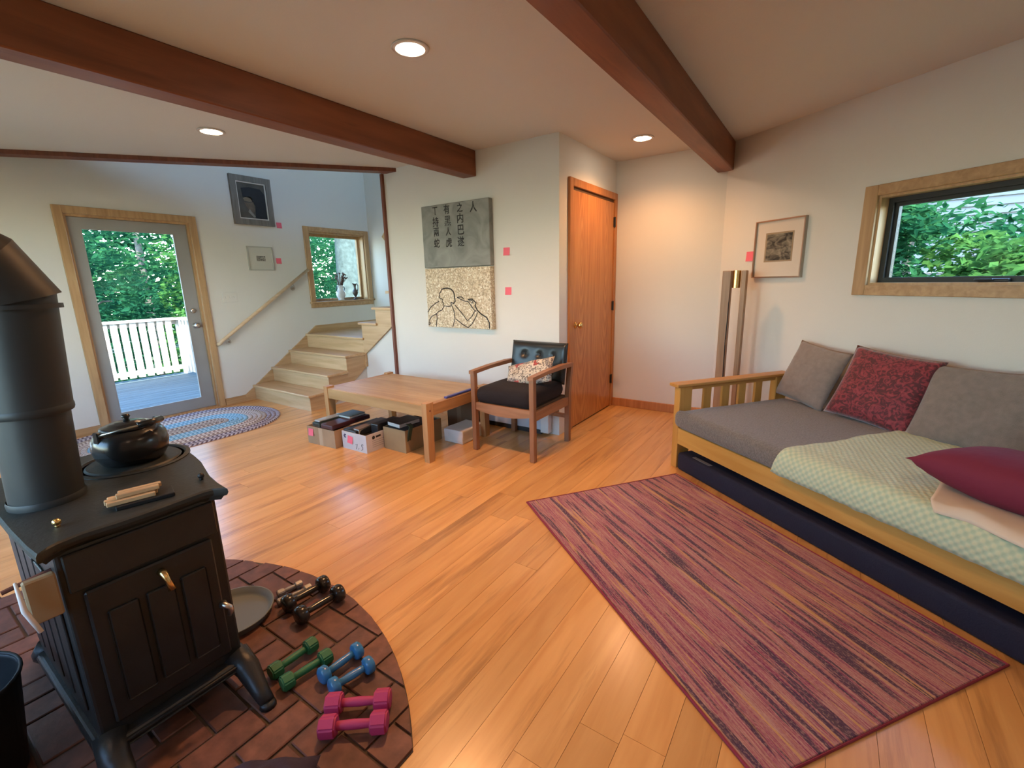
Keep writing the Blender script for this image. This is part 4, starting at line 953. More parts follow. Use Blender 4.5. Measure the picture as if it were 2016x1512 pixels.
# pillows
M_PGREY = mat('taupe_linen', (.235, .185, .155), .95, bump=(260, .35), var=(30, .12), sheen=.3)
M_PGREY2 = mat('grey_linen', (.20, .165, .140), .95, bump=(260, .35), var=(30, .12), sheen=.3)
def damask_mat():
    m, nt, p = _new('red_damask'); N, L = nt.nodes, nt.links
    tc = N.new('ShaderNodeTexCoord'); n = N.new('ShaderNodeTexNoise'); n.inputs['Scale'].default_value = 26; n.inputs['Detail'].default_value = 2; n.inputs['Distortion'].default_value = 2.2; L.new(tc.outputs['Object'], n.inputs['Vector'])
    r = ramp(N, [(.42, (.075, .008, .014)), (.54, (.23, .022, .035)), (.7, (.30, .04, .05))]); L.new(n.outputs['Fac'], r.inputs['Fac']); L.new(r.outputs[0], p.inputs['Base Color']); p.inputs['Roughness'].default_value = .7
    b = N.new('ShaderNodeBump'); b.inputs['Strength'].default_value = .4; b.inputs['Distance'].default_value = .004; L.new(n.outputs['Fac'], b.inputs['Height']); L.new(b.outputs[0], p.inputs['Normal']); p.inputs['Sheen Weight'].default_value = .4; return m
M_RED = damask_mat(); M_MAROON = mat('maroon_cotton', (.16, .011, .036), .8, bump=(14, .5))
def bed_pillow(label, u, v, z, w, h, t, tilt, yaw, roll, m, seed, name='cushion', cat='pillow'):
    bm = pillow_bm(w, h, t, 20, seed=seed, wrinkle=.006)
    R = Matrix.Rotation(BA + yaw, 4, 'Z') @ Matrix.Rotation(tilt, 4, 'X') @ Matrix.Rotation(roll, 4, 'Z')
    o = obj(name, bm, m, None, bw_(u, v, z), R.to_euler(), smooth=True); tag(o, label, cat, 'cushions on the daybed'); return o
T = math.radians
bed_pillow('light taupe square cushion, leftmost on the daybed', .275, .925, .640, .43, .43, .12, T(68), T(-5), T(-6), M_PGREY, 1)
bed_pillow('dark red patterned cushion between the two taupe cushions', .755, .895, .645, .49, .47, .13, T(66), T(4), T(-5), M_RED, 2)
bed_pillow('large grey-taupe cushion right of the red patterned one', 1.225, .895, .635, .54, .45, .13, T(64), T(-2), T(3), M_PGREY2, 3)
bed_pillow('dark red cushion cut off at the right picture edge', 1.74, .93, .63, .46, .44, .13, T(66), T(0), T(6), M_RED, 4)
bed_pillow('plump maroon bed pillow lying flat at the right end of the daybed', 1.74, .27, .545, .64, .44, .22, T(-6), T(-6), T(4), M_MAROON, 5, 'bed_pillow')
# navy pad under the bed
np_ = thing('floor_pad', 'long dark navy pad stored under the daybed', 'pad', BO, BA)
M_NAVY = mat('navy_canvas', (.006, .008, .026), .8, bump=(150, .2))
bm = B(); box(bm, .07, 1.98, -.004, .82, 0.0, .125, bev=.02, seg=3); o = obj('cover', bm, M_NAVY, np_); smooth_angle(o, 60)
bm = B(); box(bm, .20, .36, .02, .045, .1252, .128); obj('tag', bm, mat('grey_label', (.14, .15, .17), .6), np_)

# ------------------------------------------------------------ striped rug
def rug_mat():
    m, nt, p = _new('striped_rug'); N, L = nt.nodes, nt.links
    tc = N.new('ShaderNodeTexCoord')
    def nz(sx, sy, det, off):
        mp = N.new('ShaderNodeMapping'); mp.inputs['Scale'].default_value = (sx, sy, 1); mp.inputs['Location'].default_value = (off, off * 1.7, 0); L.new(tc.outputs['Object'], mp.inputs['Vector'])
        n = N.new('ShaderNodeTexNoise'); n.inputs['Scale'].default_value = 1; n.inputs['Detail'].default_value = det; n.inputs['Roughness'].default_value = .6; L.new(mp.outputs[0], n.inputs['Vector']); return n
    a = nz(1.7, 52, 5, 3.0); b = nz(1.6, 34, 6, 9.0); d = nz(1.3, 30, 5, 17.0); c = nz(85, 190, 2, 5.0); e = nz(7, 165, 3, 23.0)
    r = ramp(N, [(.30, (.09, .02, .07)), (.41, (.24, .035, .11)), (.48, (.40, .19, .17)), (.54, (.27, .045, .12)), (.61, (.45, .27, .21)), (.68, (.22, .03, .09)), (.78, (.24, .19, .18))]); L.new(a.outputs['Fac'], r.inputs['Fac'])
    def over(base, mask, lo, hi, col, amt):
        q = ramp(N, [(lo, (0, 0, 0)), (hi, (1, 1, 1))]); L.new(mask.outputs['Fac'], q.inputs['Fac'])
        mm = N.new('ShaderNodeMath'); mm.operation = 'MULTIPLY'; mm.inputs[1].default_value = amt; L.new(q.outputs[0], mm.inputs[0])
        x_ = N.new('ShaderNodeMixRGB'); L.new(base, x_.inputs['Color1']); x_.inputs['Color2'].default_value = (*col, 1); L.new(mm.outputs[0], x_.inputs['Fac']); return x_.outputs[0]
    col = over(r.outputs[0], d, .57, .61, (.52, .31, .11), .85)          # ochre streaks
    col = over(col, e, .52, .62, (.50, .33, .27), .5)                    # pale threads
    col = over(col, b, .54, .575, (.035, .016, .06), .9)                # dark plum streaks
    col = over(col, c, .52, .62, (.55, .36, .30), .33)                    # heathered yarn
    cm = N.new('ShaderNodeMixRGB'); L.new(col, cm.inputs['Color1']); cm.inputs['Fac'].default_value = 0; L.new(cm.outputs[0], p.inputs['Base Color'])
    bp = N.new('ShaderNodeBump'); bp.inputs['Strength'].default_value = .8; bp.inputs['Distance'].default_value = .005; L.new(c.outputs['Fac'], bp.inputs['Height']); L.new(bp.outputs[0], p.inputs['Normal']); p.inputs['Roughness'].default_value = .95
    p.inputs['Sheen Weight'].default_value = .15; return m
RGL, RGW = 1.735, 1.11
rg = thing('striped_rug', 'purple and pink striped rug in front of the daybed', 'rug', (-1.398, 2.186, .0005), -math.radians(36.7))
bm = B(); box(bm, .008, RGL - .008, .008, RGW - .008, 0, .009, bev=.002, seg=1); obj('pile', bm, rug_mat(), rg)
bm = B(); tube(bm, [(.004, .004, .005), (RGL - .004, .004, .005), (RGL - .004, RGW - .004, .005), (.004, RGW - .004, .005)], .006, 8, closed=True); obj('binding', bm, mat('rug_binding', (.24, .03, .06), .9), rg)
# ------------------------------------------------------------ braided oval rug
def braid_mat(name, c1, c2):
    m, nt, p = _new(name); N, L = nt.nodes, nt.links
    uv = N.new('ShaderNodeUVMap'); sp = N.new('ShaderNodeSeparateXYZ'); L.new(uv.outputs[0], sp.inputs[0])
    ad = N.new('ShaderNodeMath'); ad.operation = 'ADD'; L.new(sp.outputs[0], ad.inputs[0]); L.new(sp.outputs[1], ad.inputs[1])
    k = N.new('ShaderNodeMath'); k.operation = 'MULTIPLY'; k.inputs[1].default_value = 2 * PI / .038; L.new(ad.outputs[0], k.inputs[0])
    s = N.new('ShaderNodeMath'); s.operation = 'SINE'; L.new(k.outputs[0], s.inputs[0])
    mr = N.new('ShaderNodeMapRange'); mr.inputs['From Min'].default_value = -1; L.new(s.outputs[0], mr.inputs['Value'])
    r = ramp(N, [(.25, c1), (.7, c2)]); L.new(mr.outputs[0], r.inputs['Fac']); L.new(r.outputs[0], p.inputs['Base Color'])
    b = N.new('ShaderNodeBump'); b.inputs['Strength'].default_value = .8; b.inputs['Distance'].default_value = .006; L.new(mr.outputs[0], b.inputs['Height']); L.new(b.outputs[0], p.inputs['Normal']); p.inputs['Roughness'].default_value = .95; return m
BR = {'tan': braid_mat('braid_tan', (.20, .15, .13), (.50, .44, .36)), 'blue': braid_mat('braid_blue', (.13, .33, .47), (.34, .56, .68)), 'cream': braid_mat('braid_cream', (.28, .22, .20), (.60, .55, .50)), 'plum': braid_mat('braid_plum', (.12, .095, .13), (.46, .43, .47))}
brg = thing('braided_rug', 'oval braided rug with blue ring in front of the deck door', 'rug', (-5.0, 1.66, .0005), 0)
NR = 14; RW_ = .6 / NR
for k in range(NR):
    rad = RW_ * (k + .5); ins = .34
    pts = []
    seg = max(8, int(8 + rad * 40))
    for i in range(seg + 1): t = PI * i / seg; pts.append((rad * math.cos(t), ins + rad * math.sin(t)))
    for i in range(seg + 1): t = PI + PI * i / seg; pts.append((rad * math.cos(t), -ins + rad * math.sin(t)))
    bm = B(); uvl = bm.loops.layers.uv.new('UVMap'); n = len(pts); rows = []; S = [0]
    sec = [(-.5, .001), (-.42, .008), (-.2, .0125), (.2, .0125), (.42, .008), (.5, .001)]
    for i in range(n):
        a, c = Vector(pts[i - 1]), Vector(pts[(i + 1) % n]); d = (c - a).normalized(); nn = Vector((d.y, -d.x))
        rows.append([bm.verts.new((pts[i][0] + nn.x * q * RW_, pts[i][1] + nn.y * q * RW_, h)) for q, h in sec])
        S.append(S[-1] + (Vector(pts[(i + 1) % n]) - Vector(pts[i])).length)
    for i in range(n):
        for j in range(5):
            f = bm.faces.new((rows[i][j], rows[(i + 1) % n][j], rows[(i + 1) % n][j + 1], rows[i][j + 1]))
            for lp, (ss, q) in zip(f.loops, ((S[i], j), (S[i + 1], j), (S[i + 1], j + 1), (S[i], j + 1))): lp[uvl].uv = (ss * (1 if k % 2 else -1), q * .008)
    c = 'tan' if k < 3 else 'blue' if k < 7 else 'cream' if k < 10 else 'tan' if k < 11 else 'plum'
    obj('braid', bm, BR[c], brg, smooth=True)
# ------------------------------------------------------------ cast iron stove (faces +x)
sv = thing('wood_stove', 'black cast iron wood stove on the brick hearth', 'stove', (-1.82, .38, .012))
SV = Vector((-1.82, .38, .012))
def L_(x, y, z): return (x - SV.x, y - SV.y, z - SV.z)
KP = .96; PZ = .735
edge = [(-1.523, .615), (-1.552, .585), (-1.56, .559), (-1.555, .459), (-1.556, .352), (-1.566, .271), (-1.557, .218), (-1.545, .195), (-1.522, .173),
        (-1.60, .168), (-1.75, .165), (-1.95, .165), (-2.20, .17), (-2.30, .20), (-2.33, .30), (-2.33, .50), (-2.30, .60), (-2.24, .665), (-2.144, .703), (-2.054, .706), (-1.948, .692), (-1.855, .677), (-1.779, .657), (-1.69, .634), (-1.606, .621)]
edge = [(x * KP, y * KP) for x, y in edge]
cxp, cyp = -1.90 * KP, .42 * KP
def ring(sc, z): return [L_(cxp + (x - cxp) * sc, cyp + (y - cyp) * sc, z) for x, y in edge]
bm = B(); lv = [ring(.93, PZ - .04), ring(.955, PZ - .028), ring(.985, PZ - .024), ring(1.0, PZ - .014), ring(.995, PZ - .004), ring(.975, PZ)]
vr = [[bm.verts.new(p) for p in r] for r in lv]; n = len(edge)
for a, b in zip(vr, vr[1:]):
    for i in range(n): bm.faces.new((a[i], a[(i + 1) % n], b[(i + 1) % n], b[i]))
bm.faces.new(vr[0][::-1]); bm.faces.new(vr[-1]); M_TOP = mat('stove_top_iron', (.022, .026, .024), .52, .0, bump=(70, .1), spec=.35)
obj('top_plate', bm, M_TOP, sv)
bm = B(); lathe(bm, [(.165, 0), (.165, .004), (.152, .006), (.146, .001), (.138, .001), (.132, .006), (.0001, .006)], 48); obj('burner_ring', bm, M_TOP, sv, L_(-2.0, .525, PZ - .001), smooth=False); smooth_angle(sv.children[-1], 25)
for (x, y) in ((-1.60, .575), (-1.60, .235)):
    bm = B(); cyl(bm, (0, 0, 0), (0, 0, .012), .006, seg=8); bmesh.ops.create_uvsphere(bm, u_segments=10, v_segments=6, radius=.010, matrix=Matrix.Translation((0, 0, .016))); obj('bolt', bm, M_BRASS if y < .3 else M_IRON, sv, L_(x, y, PZ - .002), smooth=True)
X0, X1, Y0, Y1, Z0, Z1 = -1.515, -2.14, .20, .572, .125, PZ - .035
bm = B(); box(bm, *[X1 - SV.x, X0 - SV.x, Y0 - SV.y, Y1 - SV.y, Z0 - SV.z, Z1 - SV.z], bev=.008, seg=2); obj('body', bm, M_IRON, sv)
# side reliefs
for k in range(5):
    xx = X1 + .06 + k * .105
    for ya, yb in ((Y0 - .006, Y0), (Y1, Y1 + .006)):
        bm = B(); box(bm, xx - SV.x, xx + .085 - SV.x, ya - SV.y, yb - SV.y, .2 - SV.z, .6 - SV.z, bev=.002, seg=1); obj('side_panel', bm, M_IRON, sv)
# front: upper band, door with stepped panels
bm = B(); box(bm, X0 - SV.x, X0 + .010 - SV.x, Y0 + .012 - SV.y, Y1 - .012 - SV.y, .585 - SV.z, .69 - SV.z, bev=.003, seg=1); obj('draft_band', bm, M_IRON, sv)
bm = B(); box(bm, X0 - SV.x, X0 + .014 - SV.x, .235 - SV.y, .538 - SV.y, .165 - SV.z, .575 - SV.z, bev=.005, seg=1); dr = obj('door', bm, M_IRON, sv)
for a in (0, 1, 2):
    bm = B(); y0 = .268 + a * .085; box(bm, X0 + .014 - SV.x, X0 + .020 - SV.x, y0 - SV.y, y0 + .07 - SV.y, .215 - SV.z, .50 - SV.z, bev=.005, seg=1); obj('door_panel', bm, M_IRON, dr)
bm = B(); tube(bm, [L_(X0 + .01, .398, .542), L_(X0 + .035, .398, .545), L_(X0 + .042, .402, .525), L_(X0 + .05, .406, .495)], [.012, .011, .007, .010], 12); obj('door_knob', bm, M_BRASS, dr, smooth=True)
bm = B(); tube(bm, [L_(X0 + .012, .535, .345), L_(X0 + .03, .535, .348), L_(X0 + .038, .545, .338), L_(X0 + .036, .548, .322), L_(X0 + .034, .540, .31)], [.013, .009, .008, .008, .006], 12); obj('latch_handle', bm, M_STEEL, dr, smooth=True)
# base moulding and legs
bm = B(); box(bm, X1 - .02 - SV.x, X0 + .035 - SV.x, Y0 - .02 - SV.y, Y1 + .022 - SV.y, .095 - SV.z, .13 - SV.z, bev=.012, seg=3); obj('base_moulding', bm, M_IRON, sv)
bm = B(); tube(bm, [L_(X0 + .037, Y0 + .02, .118), L_(X0 + .037, Y1 - .02, .118), L_(X0 + .045, Y1 + .005, .112), L_(X0 + .037, Y1 - .02, .104), L_(X0 + .037, Y0 + .02, .104)], .004, 6, closed=True); obj('ash_lip', bm, M_IRON, sv)
for sx, xb in ((1, X0 - .01), (-1, X1 + .03)):
    for sy, yb in ((-1, Y0 + .02), (1, Y1 - .02)):
        bm = B(); tube(bm, [L_(xb, yb, .13), L_(xb + sx * .05, yb + sy * .012, .09), L_(xb + sx * .12, yb + sy * .008, .045), L_(xb + sx * .165, yb + sy * .006, .026)], [.042, .036, .026, .022], 10)
        cyl(bm, L_(xb + sx * .165, yb + sy * .006, .0125), L_(xb + sx * .165, yb + sy * .006, .03), .026, .022, seg=12); obj('leg', bm, M_IRON, sv, smooth=True)
bm = B(); tube(bm, [L_(X0 - .06, Y0 + .01, .64), L_(X0 - .065, Y0 - .09, .625)], .006, 8); obj('draft_rod', bm, mat('copper_rod', (.16, .08, .07), .4, .6), sv)
bm = B(); box(bm, X0 - .01 - SV.x, X0 + .012 - SV.x, Y0 - .062 - SV.y, Y0 - .004 - SV.y, .545 - SV.z, .66 - SV.z, bev=.004, seg=1)
tag(obj('leather_pad', bm, mat('tan_leather', (.30, .20, .10), .7), None, SV), 'tan leather pad hanging at the front left corner of the stove', 'pad')
bm = B(); tube(bm, [(-1.495, .128, .675), (-1.49, .130, .60), (-1.475, .145, .54)], [.003, .006, .005], 8)
tag(obj('lighter', bm, M_WHITE, None, smooth=True), 'slim white lighter hanging beside the tan leather pad', 'lighter')
# stove pipe with gored elbow
pp_ = thing('stove_pipe', 'matte black stovepipe with segmented elbow above the stove', 'stovepipe', (-1.845, .267, PZ))
M_PIPE = mat('black_pipe', (.022, .026, .028), .5, .2, bump=(30, .05))
R_ = .076
def pipe_seg(name, P, D, Pn, Dn):
    """ring at P with plane normal bisecting"""
    pass
def gore(path, RR):
    out = []
    for i in range(len(path) - 1):
        a, b = Vector(path[i]), Vector(path[i + 1]); d = (b - a).normalized()
        n0 = d if i == 0 else (d + (a - Vector(path[i - 1])).normalized()).normalized()
        n1 = d if i == len(path) - 2 else (d + (Vector(path[i + 2]) - b).normalized()).normalized()
        bm = B(); e1 = Vector((1, 0, 0)); e2 = d.cross(e1).normalized(); e1 = e2.cross(d); A = []; Bq = []
        for k in range(32):
            w_ = (e1 * math.cos(2 * PI * k / 32) + e2 * math.sin(2 * PI * k / 32)) * RR[i]
            A.append(bm.verts.new(a + w_ - d * (w_.dot(n0) / d.dot(n0)))); Bq.append(bm.verts.new(b + w_ - d * (w_.dot(n1) / d.dot(n1))))
        for k in range(32): bm.faces.new((A[k], A[(k + 1) % 32], Bq[(k + 1) % 32], Bq[k]))
        o = obj('pipe_section' if i in (0, len(path) - 2) else 'elbow_gore', bm, M_PIPE, pp_, smooth=True)
gore([(0, 0, .0), (0, .012, .27), (0, .03, .575), (0, -.02, .67), (0, -.115, .735), (0, -.25, .765), (0, -1.46, .80)], [.082, .090, .101, .101, .101, .101])
bm = B(); lathe(bm, [(.086, 0), (.087, .012), (.084, .02)], 32, capb=False, capt=False); obj('collar', bm, M_PIPE, pp_, smooth=True)
bm = B(); lathe(bm, [(.0905, .262), (.0925, .268), (.0925, .278), (.0905, .284)], 32, c=(0, .012, 0), capb=False, capt=False); obj('seam_band', bm, M_PIPE, pp_, smooth=True)
bm = B(); lathe(bm, [(.102, -.006), (.1022, 0), (.102, .006)], 32, c=(0, .028, .56), capb=False, capt=False); obj('seam_band', bm, M_PIPE, pp_, smooth=True)
# kettle
kt = thing('kettle', 'squat black iron kettle with wire handle on the stove top', 'kettle', (-2.0, .525, PZ + .0055), .3)
M_KET = mat('black_enamel', (.016, .018, .02), .22, bump=(40, .04))
bm = B(); lathe(bm, [(.075, 0), (.088, .004), (.104, .03), (.110, .06), (.106, .09), (.092, .112), (.074, .122), (.070, .124)], 40); obj('body', bm, M_KET, kt, smooth=True)
bm = B(); lathe(bm, [(.078, .122), (.079, .127), (.070, .131), (.055, .134), (.052, .138), (.038, .139), (.034, .142), (.0001, .143)], 40); lid = obj('lid', bm, M_KET, kt, smooth=True)
bm = B(); lathe(bm, [(.010, .141), (.008, .152), (.014, .160), (.010, .167), (.0001, .168)], 16); obj('lid_knob', bm, M_KET, lid, smooth=True)
bm = B(); arc = [(.0, -.098, .115)] + [(.125 * math.sin(PI * k / 12), -.098 * math.cos(PI * k / 12), .118 + .03 * math.sin(PI * k / 12)) for k in range(1, 12)] + [(0, .098, .115)]; tube(bm, arc, .004, 8); obj('bail_handle', bm, M_STEEL, kt, smooth=True)
bm = B(); tube(bm, [(.112, -.04, .147), (.125, 0, .149), (.112, .04, .147)], .011, 10); obj('grip', bm, M_KET, kt, smooth=True)
for s in (-1, 1):
    bm = B(); box(bm, -.012, .012, s * .098 - .006, s * .098 + .006, .085, .13, bev=.003, seg=1); obj('lug', bm, M_KET, kt)
# match box with kindling sticks
mb = thing('kindling_tray', 'small dark tray of kindling sticks on the stove top', 'tray', (-1.59, .415, PZ + .0005), math.radians(-14))
bm = B(); box(bm, -.035, .035, -.06, .075, 0, .012, bev=.002, seg=1); obj('tray', bm, M_BLACKM, mb)
M_STK = wood('kindling_pine', (.40, .25, .12), (.56, .38, .20), axis=1, scale=12, rough=.6, rnd=.15)
for k, (xx, yy, zz, ln) in enumerate(((-.028, -.075, .012, .115), (-.010, -.082, .012, .12), (.010, -.078, .012, .11), (-.020, -.05, .026, .10), (.0, -.055, .026, .098))):
    bm = B(); box(bm, xx, xx + .015, yy, yy + ln, zz, zz + .013, bev=.002, seg=1); obj('stick', bm, M_STK, mb)
# ash bucket
bk = thing('ash_bucket', 'black metal ash bucket at the left picture edge beside the stove', 'bucket', (-1.80, -.03, .012))
bm = B(); lathe(bm, [(.115, 0), (.118, .004), (.15, .29), (.156, .296), (.156, .304), (.150, .304), (.146, .29), (.113, .01), (.0001, .01)], 40); obj('pail', bm, M_BLACKM, bk, smooth=True)
bm = B(); tube(bm, [(.153 * math.cos(2 * PI * k / 32), .153 * math.sin(2 * PI * k / 32), .302) for k in range(32)], .005, 6, closed=True); obj('rim', bm, M_BLACKM, bk, smooth=True)
bm = B(); tube(bm, [(-.15, 0, .285), (-.14, -.07, .25), (-.07, -.14, .22), (0, -.165, .21), (.07, -.14, .22), (.14, -.07, .25), (.15, 0, .285)], .004, 6); obj('bail', bm, M_BLACKM, bk, smooth=True)
# round ash tray beside stove
ty = thing('round_tray', 'round grey metal tray lying on the hearth behind the stove', 'tray', (-1.885, .695, .0125))
bm = B(); lathe(bm, [(.135, 0), (.145, .01), (.15, .03), (.154, .03), (.150, .008), (.138, -.0), (.0001, .012)][:0] + [(.130, 0), (.146, .004), (.154, .028), (.158, .030), (.158, .033), (.152, .033), (.143, .010), (.128, .006), (.0001, .006)], 48); obj('pan', bm, mat('grey_metal_tray', (.13, .15, .14), .55, .0), ty, smooth=True)

# ------------------------------------------------------------ dumbbells
def hexp(r, n=6, off=PI / 6): return [(r * math.cos(off + 2 * PI * k / n), r * math.sin(off + 2 * PI * k / n)) for k in range(n)]
def dumbbell(label, a, b, col, style, head=.034, hl=.05, bar=.0125, rough=.4, metal=0.0, bevel=.005):
    a, b = Vector((*a, 0)), Vector((*b, 0)); mid = (a + b) / 2; d = (b - a).length; rz = math.atan2((b - a).y, (b - a).x)
    zc = .0125 + head * (math.cos(PI / 6) if style == 'hex' else 1)
    t = thing('dumbbell', label, 'dumbbell', (mid.x, mid.y, .0125), rz, 'dumbbells on the hearth')
    m = mat('dumbbell_%d_%d_%d' % tuple(int(c * 255) for c in col), col, rough, metal, bump=(200, .05) if style == 'hex' and not metal else None)
    zc -= .0125
    bm = B(); tube(bm, [(-d / 2, 0, zc), (-d / 4, 0, zc), (0, 0, zc), (d / 4, 0, zc), (d / 2, 0, zc)], [bar * .95, bar, bar * 1.12, bar, bar * .95], 16); obj('handle', bm, m, t, smooth=True)
    for s in (-1, 1):
        bm = B(); c = s * d / 2
        if style == 'hex':
            prism(bm, hexp(head), c - hl / 2, c + hl / 2, lambda p, q, h: (h, p, zc + q)); bmesh.ops.bevel(bm, geom=bm.edges[:], offset=bevel, segments=3, affect='EDGES'); o = obj('head', bm, m, t); smooth_angle(o, 50)
        else:
            R = Matrix.Translation((c, 0, zc)) @ Matrix.Rotation(PI / 2, 4, 'Y')
            lathe(bm, [(head * .55, -hl / 2), (head * .86, -hl / 2 + .004), (head, -hl / 4), (head, hl / 4), (head * .86, hl / 2 - .004), (head * .55, hl / 2)], 24); bmesh.ops.transform(bm, matrix=R, verts=bm.verts[:]); obj('head', bm, m, t, smooth=True)
    return t
dumbbell('pink hexagonal dumbbell, rear one of the pink pair', (-1.158, .664), (-1.040, .757), (.42, .035, .13), 'hex', rough=.55)
dumbbell('pink hexagonal dumbbell, nearest of all on the hearth', (-1.106, .606), (-.988, .699), (.42, .035, .13), 'hex', rough=.55)
dumbbell('blue dumbbell nearer the green pair', (-1.284, .714), (-1.276, .842), (.03, .17, .38), 'round', head=.029, hl=.036, bar=.012, rough=.25)
dumbbell('blue dumbbell nearer the pink pair', (-1.214, .704), (-1.188, .822), (.03, .17, .38), 'round', head=.029, hl=.036, bar=.012, rough=.25)
dumbbell('green hexagonal dumbbell nearer the stove', (-1.448, .636), (-1.446, .768), (.012, .13, .05), 'hex', head=.029, hl=.04, bar=.012, rough=.5, bevel=.0045)
dumbbell('green hexagonal dumbbell nearer the blue pair', (-1.369, .632), (-1.351, .764), (.012, .13, .05), 'hex', head=.029, hl=.04, bar=.012, rough=.5, bevel=.0045)
dumbbell('black glossy dumbbell nearer the chrome pair', (-1.722, .848), (-1.710, 1.00), (.02, .018, .018), 'round', head=.036, hl=.048, bar=.013, rough=.2)
dumbbell('black glossy dumbbell nearest the hearth edge', (-1.612, .836), (-1.600, .996), (.02, .018, .018), 'round', head=.036, hl=.048, bar=.013, rough=.2)
dumbbell('slim chrome dumbbell half behind the round tray', (-1.842, .880), (-1.829, .955), (.20, .20, .21), 'hex', head=.018, hl=.03, bar=.009, rough=.25, metal=.0, bevel=.003)
dumbbell('slim chrome dumbbell beside the black pair', (-1.788, .850), (-1.770, .962), (.20, .20, .21), 'hex', head=.018, hl=.03, bar=.009, rough=.25, metal=.0, bevel=.003)
# dark purple bag near the viewer
bm = pillow_bm(.26, .20, .13, 16, seed=8, wrinkle=.012)
tag(obj('fabric_bag', bm, mat('dark_purple_fabric', (.035, .024, .045), .9, bump=(200, .2)), None, (-1.045, .365, .08), (0, 0, .75), smooth=True), 'dark purple fabric bag on the hearth at the bottom picture edge', 'bag')
# ------------------------------------------------------------ outdoors
GZ = -1.6
M_GRASS = mat('forest_floor', (.05, .075, .03), .95, var=(1.2, .4), bump=(8, .5))
bm = B(); box(bm, -60, 50, -50, 60, GZ - .4, GZ); struct('ground', bm, M_GRASS, 'leafy ground outside the house', 'ground')
# deck with boards parallel to the house wall
M_DECK = wood('deck_board', (.048, .07, .082), (.085, .115, .13), axis=1, scale=6, rough=.75, rnd=.14, world=True)
M_RAILW = wood('rail_wood', (.52, .44, .36), (.66, .57, .48), axis=2, scale=6, rough=.7, rnd=.08)
dk = tag(bpy.data.objects.new('deck', None), 'weathered wooden deck outside the glass door', 'deck', kind='structure'); C.objects.link(dk); dk.location = (-7.3, 1.8, GZ)
DZ = -.07; n = 0; x = -5.82
bm = B(); box(bm, -.069, .069, -2.6, 1.55, -.03, 0); dme = bpy.data.meshes.new('deck_board'); bm.to_mesh(dme); bm.free(); dme.materials.append(M_DECK)
while x > -9.0:
    o = bpy.data.objects.new('deck_board', dme); C.objects.link(o); o.parent = dk; o.location = (x - .07 + 7.3, -.0, DZ - GZ); x -= .145
bm = B()
for yy in (-2.4, -.3, 1.4): box(bm, -1.65, 1.45, yy, yy + .05, DZ - GZ - .2, DZ - GZ - .031)
for xx in (-1.6, 1.3):
    for yy in (-2.4, 1.4): box(bm, xx, xx + .09, yy, yy + .09, 0, DZ - GZ - .2)
obj('joist', bm, M_DECK, dk)
rl = thing('deck_railing', 'sunlit wooden deck railing with balusters', 'railing', (-8.88, 3.28, DZ))
def run(axis, length, post_ends, start=0.0):
    # run from corner along -y (axis 'y') or +x (axis 'x')
    f = (lambda t, o, z: (o, -t, z)) if axis == 'y' else (lambda t, o, z: (t, o, z))
    def bx(t0, t1, o0, o1, z0, z1, nm):
        bm = B(); p, q = f(t0, o0, z0), f(t1, o1, z1); box(bm, min(p[0], q[0]), max(p[0], q[0]), min(p[1], q[1]), max(p[1], q[1]), z0, z1); obj(nm, bm, M_RAILW, rl)
    bx(-.06, length, -.07, .07, .90, .935, 'cap_rail'); bx(0, length, -.02, .02, .83, .90, 'top_rail'); bx(0, length, -.02, .02, .08, .15, 'bottom_rail')
    for p in post_ends: bx(p - .045, p + .045, -.045, .045, 0, .90, 'post')
    t = .13 + start
    while t < length - .05:
        bx(t, t + .082, .02 if axis == 'y' else -.055, .055 if axis == 'y' else -.02, .05, .90, 'baluster'); t += .118
run('y', 3.9, (0, 1.45, 2.9)); run('x', 2.9, (1.4, 2.8))

bm = B(); box(bm, -13.5, -8.75, -7.5, .2, GZ, -.12); struct('bounce_terrace', bm, mat('pale_stone', (.66, .66, .66), .85, var=(1.5, .1)), 'pale stone slab added out of view to bounce sunlight indoors', 'bounce_terrace')  # added out of view as a sunlight reflector for the left ceiling
# trees
LEAF = [leaf_mat('leaf_deep', (.009, .055, .03), (.024, .105, .045)), leaf_mat('leaf_mid', (.015, .08, .036), (.042, .145, .05)), leaf_mat('leaf_lime', (.032, .11, .03), (.08, .19, .045))]
M_BARK = mat('tree_bark', (.13, .115, .095), .95, var=(9, .35), bump=(25, .8)); M_BARKP = mat('pale_bark', (.075, .095, .08), .95, var=(9, .3), bump=(20, .8))
def leaves_mesh(blobs, count, size, rng, mt_, name):
    vs_, fs_ = [], []
    wts = [b[3] * b[4] * b[5] for b in blobs]; tot = sum(wts)
    for b, wv in zip(blobs, wts):
        for _ in range(int(count * wv / tot)):
            while True:
                p = Vector((rng.uniform(-1, 1), rng.uniform(-1, 1), rng.uniform(-1, 1)))
                if .25 < p.length < 1: break
            c = Vector((b[0] + p.x * b[3], b[1] + p.y * b[4], b[2] + p.z * b[5]))
            if noise3(c.x * 1.7 + len(blobs), c.y * 1.7, c.z * 2.4) < -.2: continue
            d = Vector((rng.uniform(-1, 1), rng.uniform(-1, 1), rng.uniform(-.5, .2))).normalized()
            nn = Vector((rng.uniform(-1, 1), rng.uniform(-1, 1), .7)).normalized(); sd_ = d.cross(nn).normalized()
            s = size * rng.uniform(.7, 1.3); i = len(vs_)
            vs_ += [c - d * s, c + sd_ * s * .45 + nn * s * .1, c + d * s, c - sd_ * s * .45 + nn * s * .1]; fs_ += [(i, i + 1, i + 2, i + 3)]
    me = bpy.data.meshes.new(name); me.from_pydata(vs_, [], fs_); me.materials.append(mt_); return me
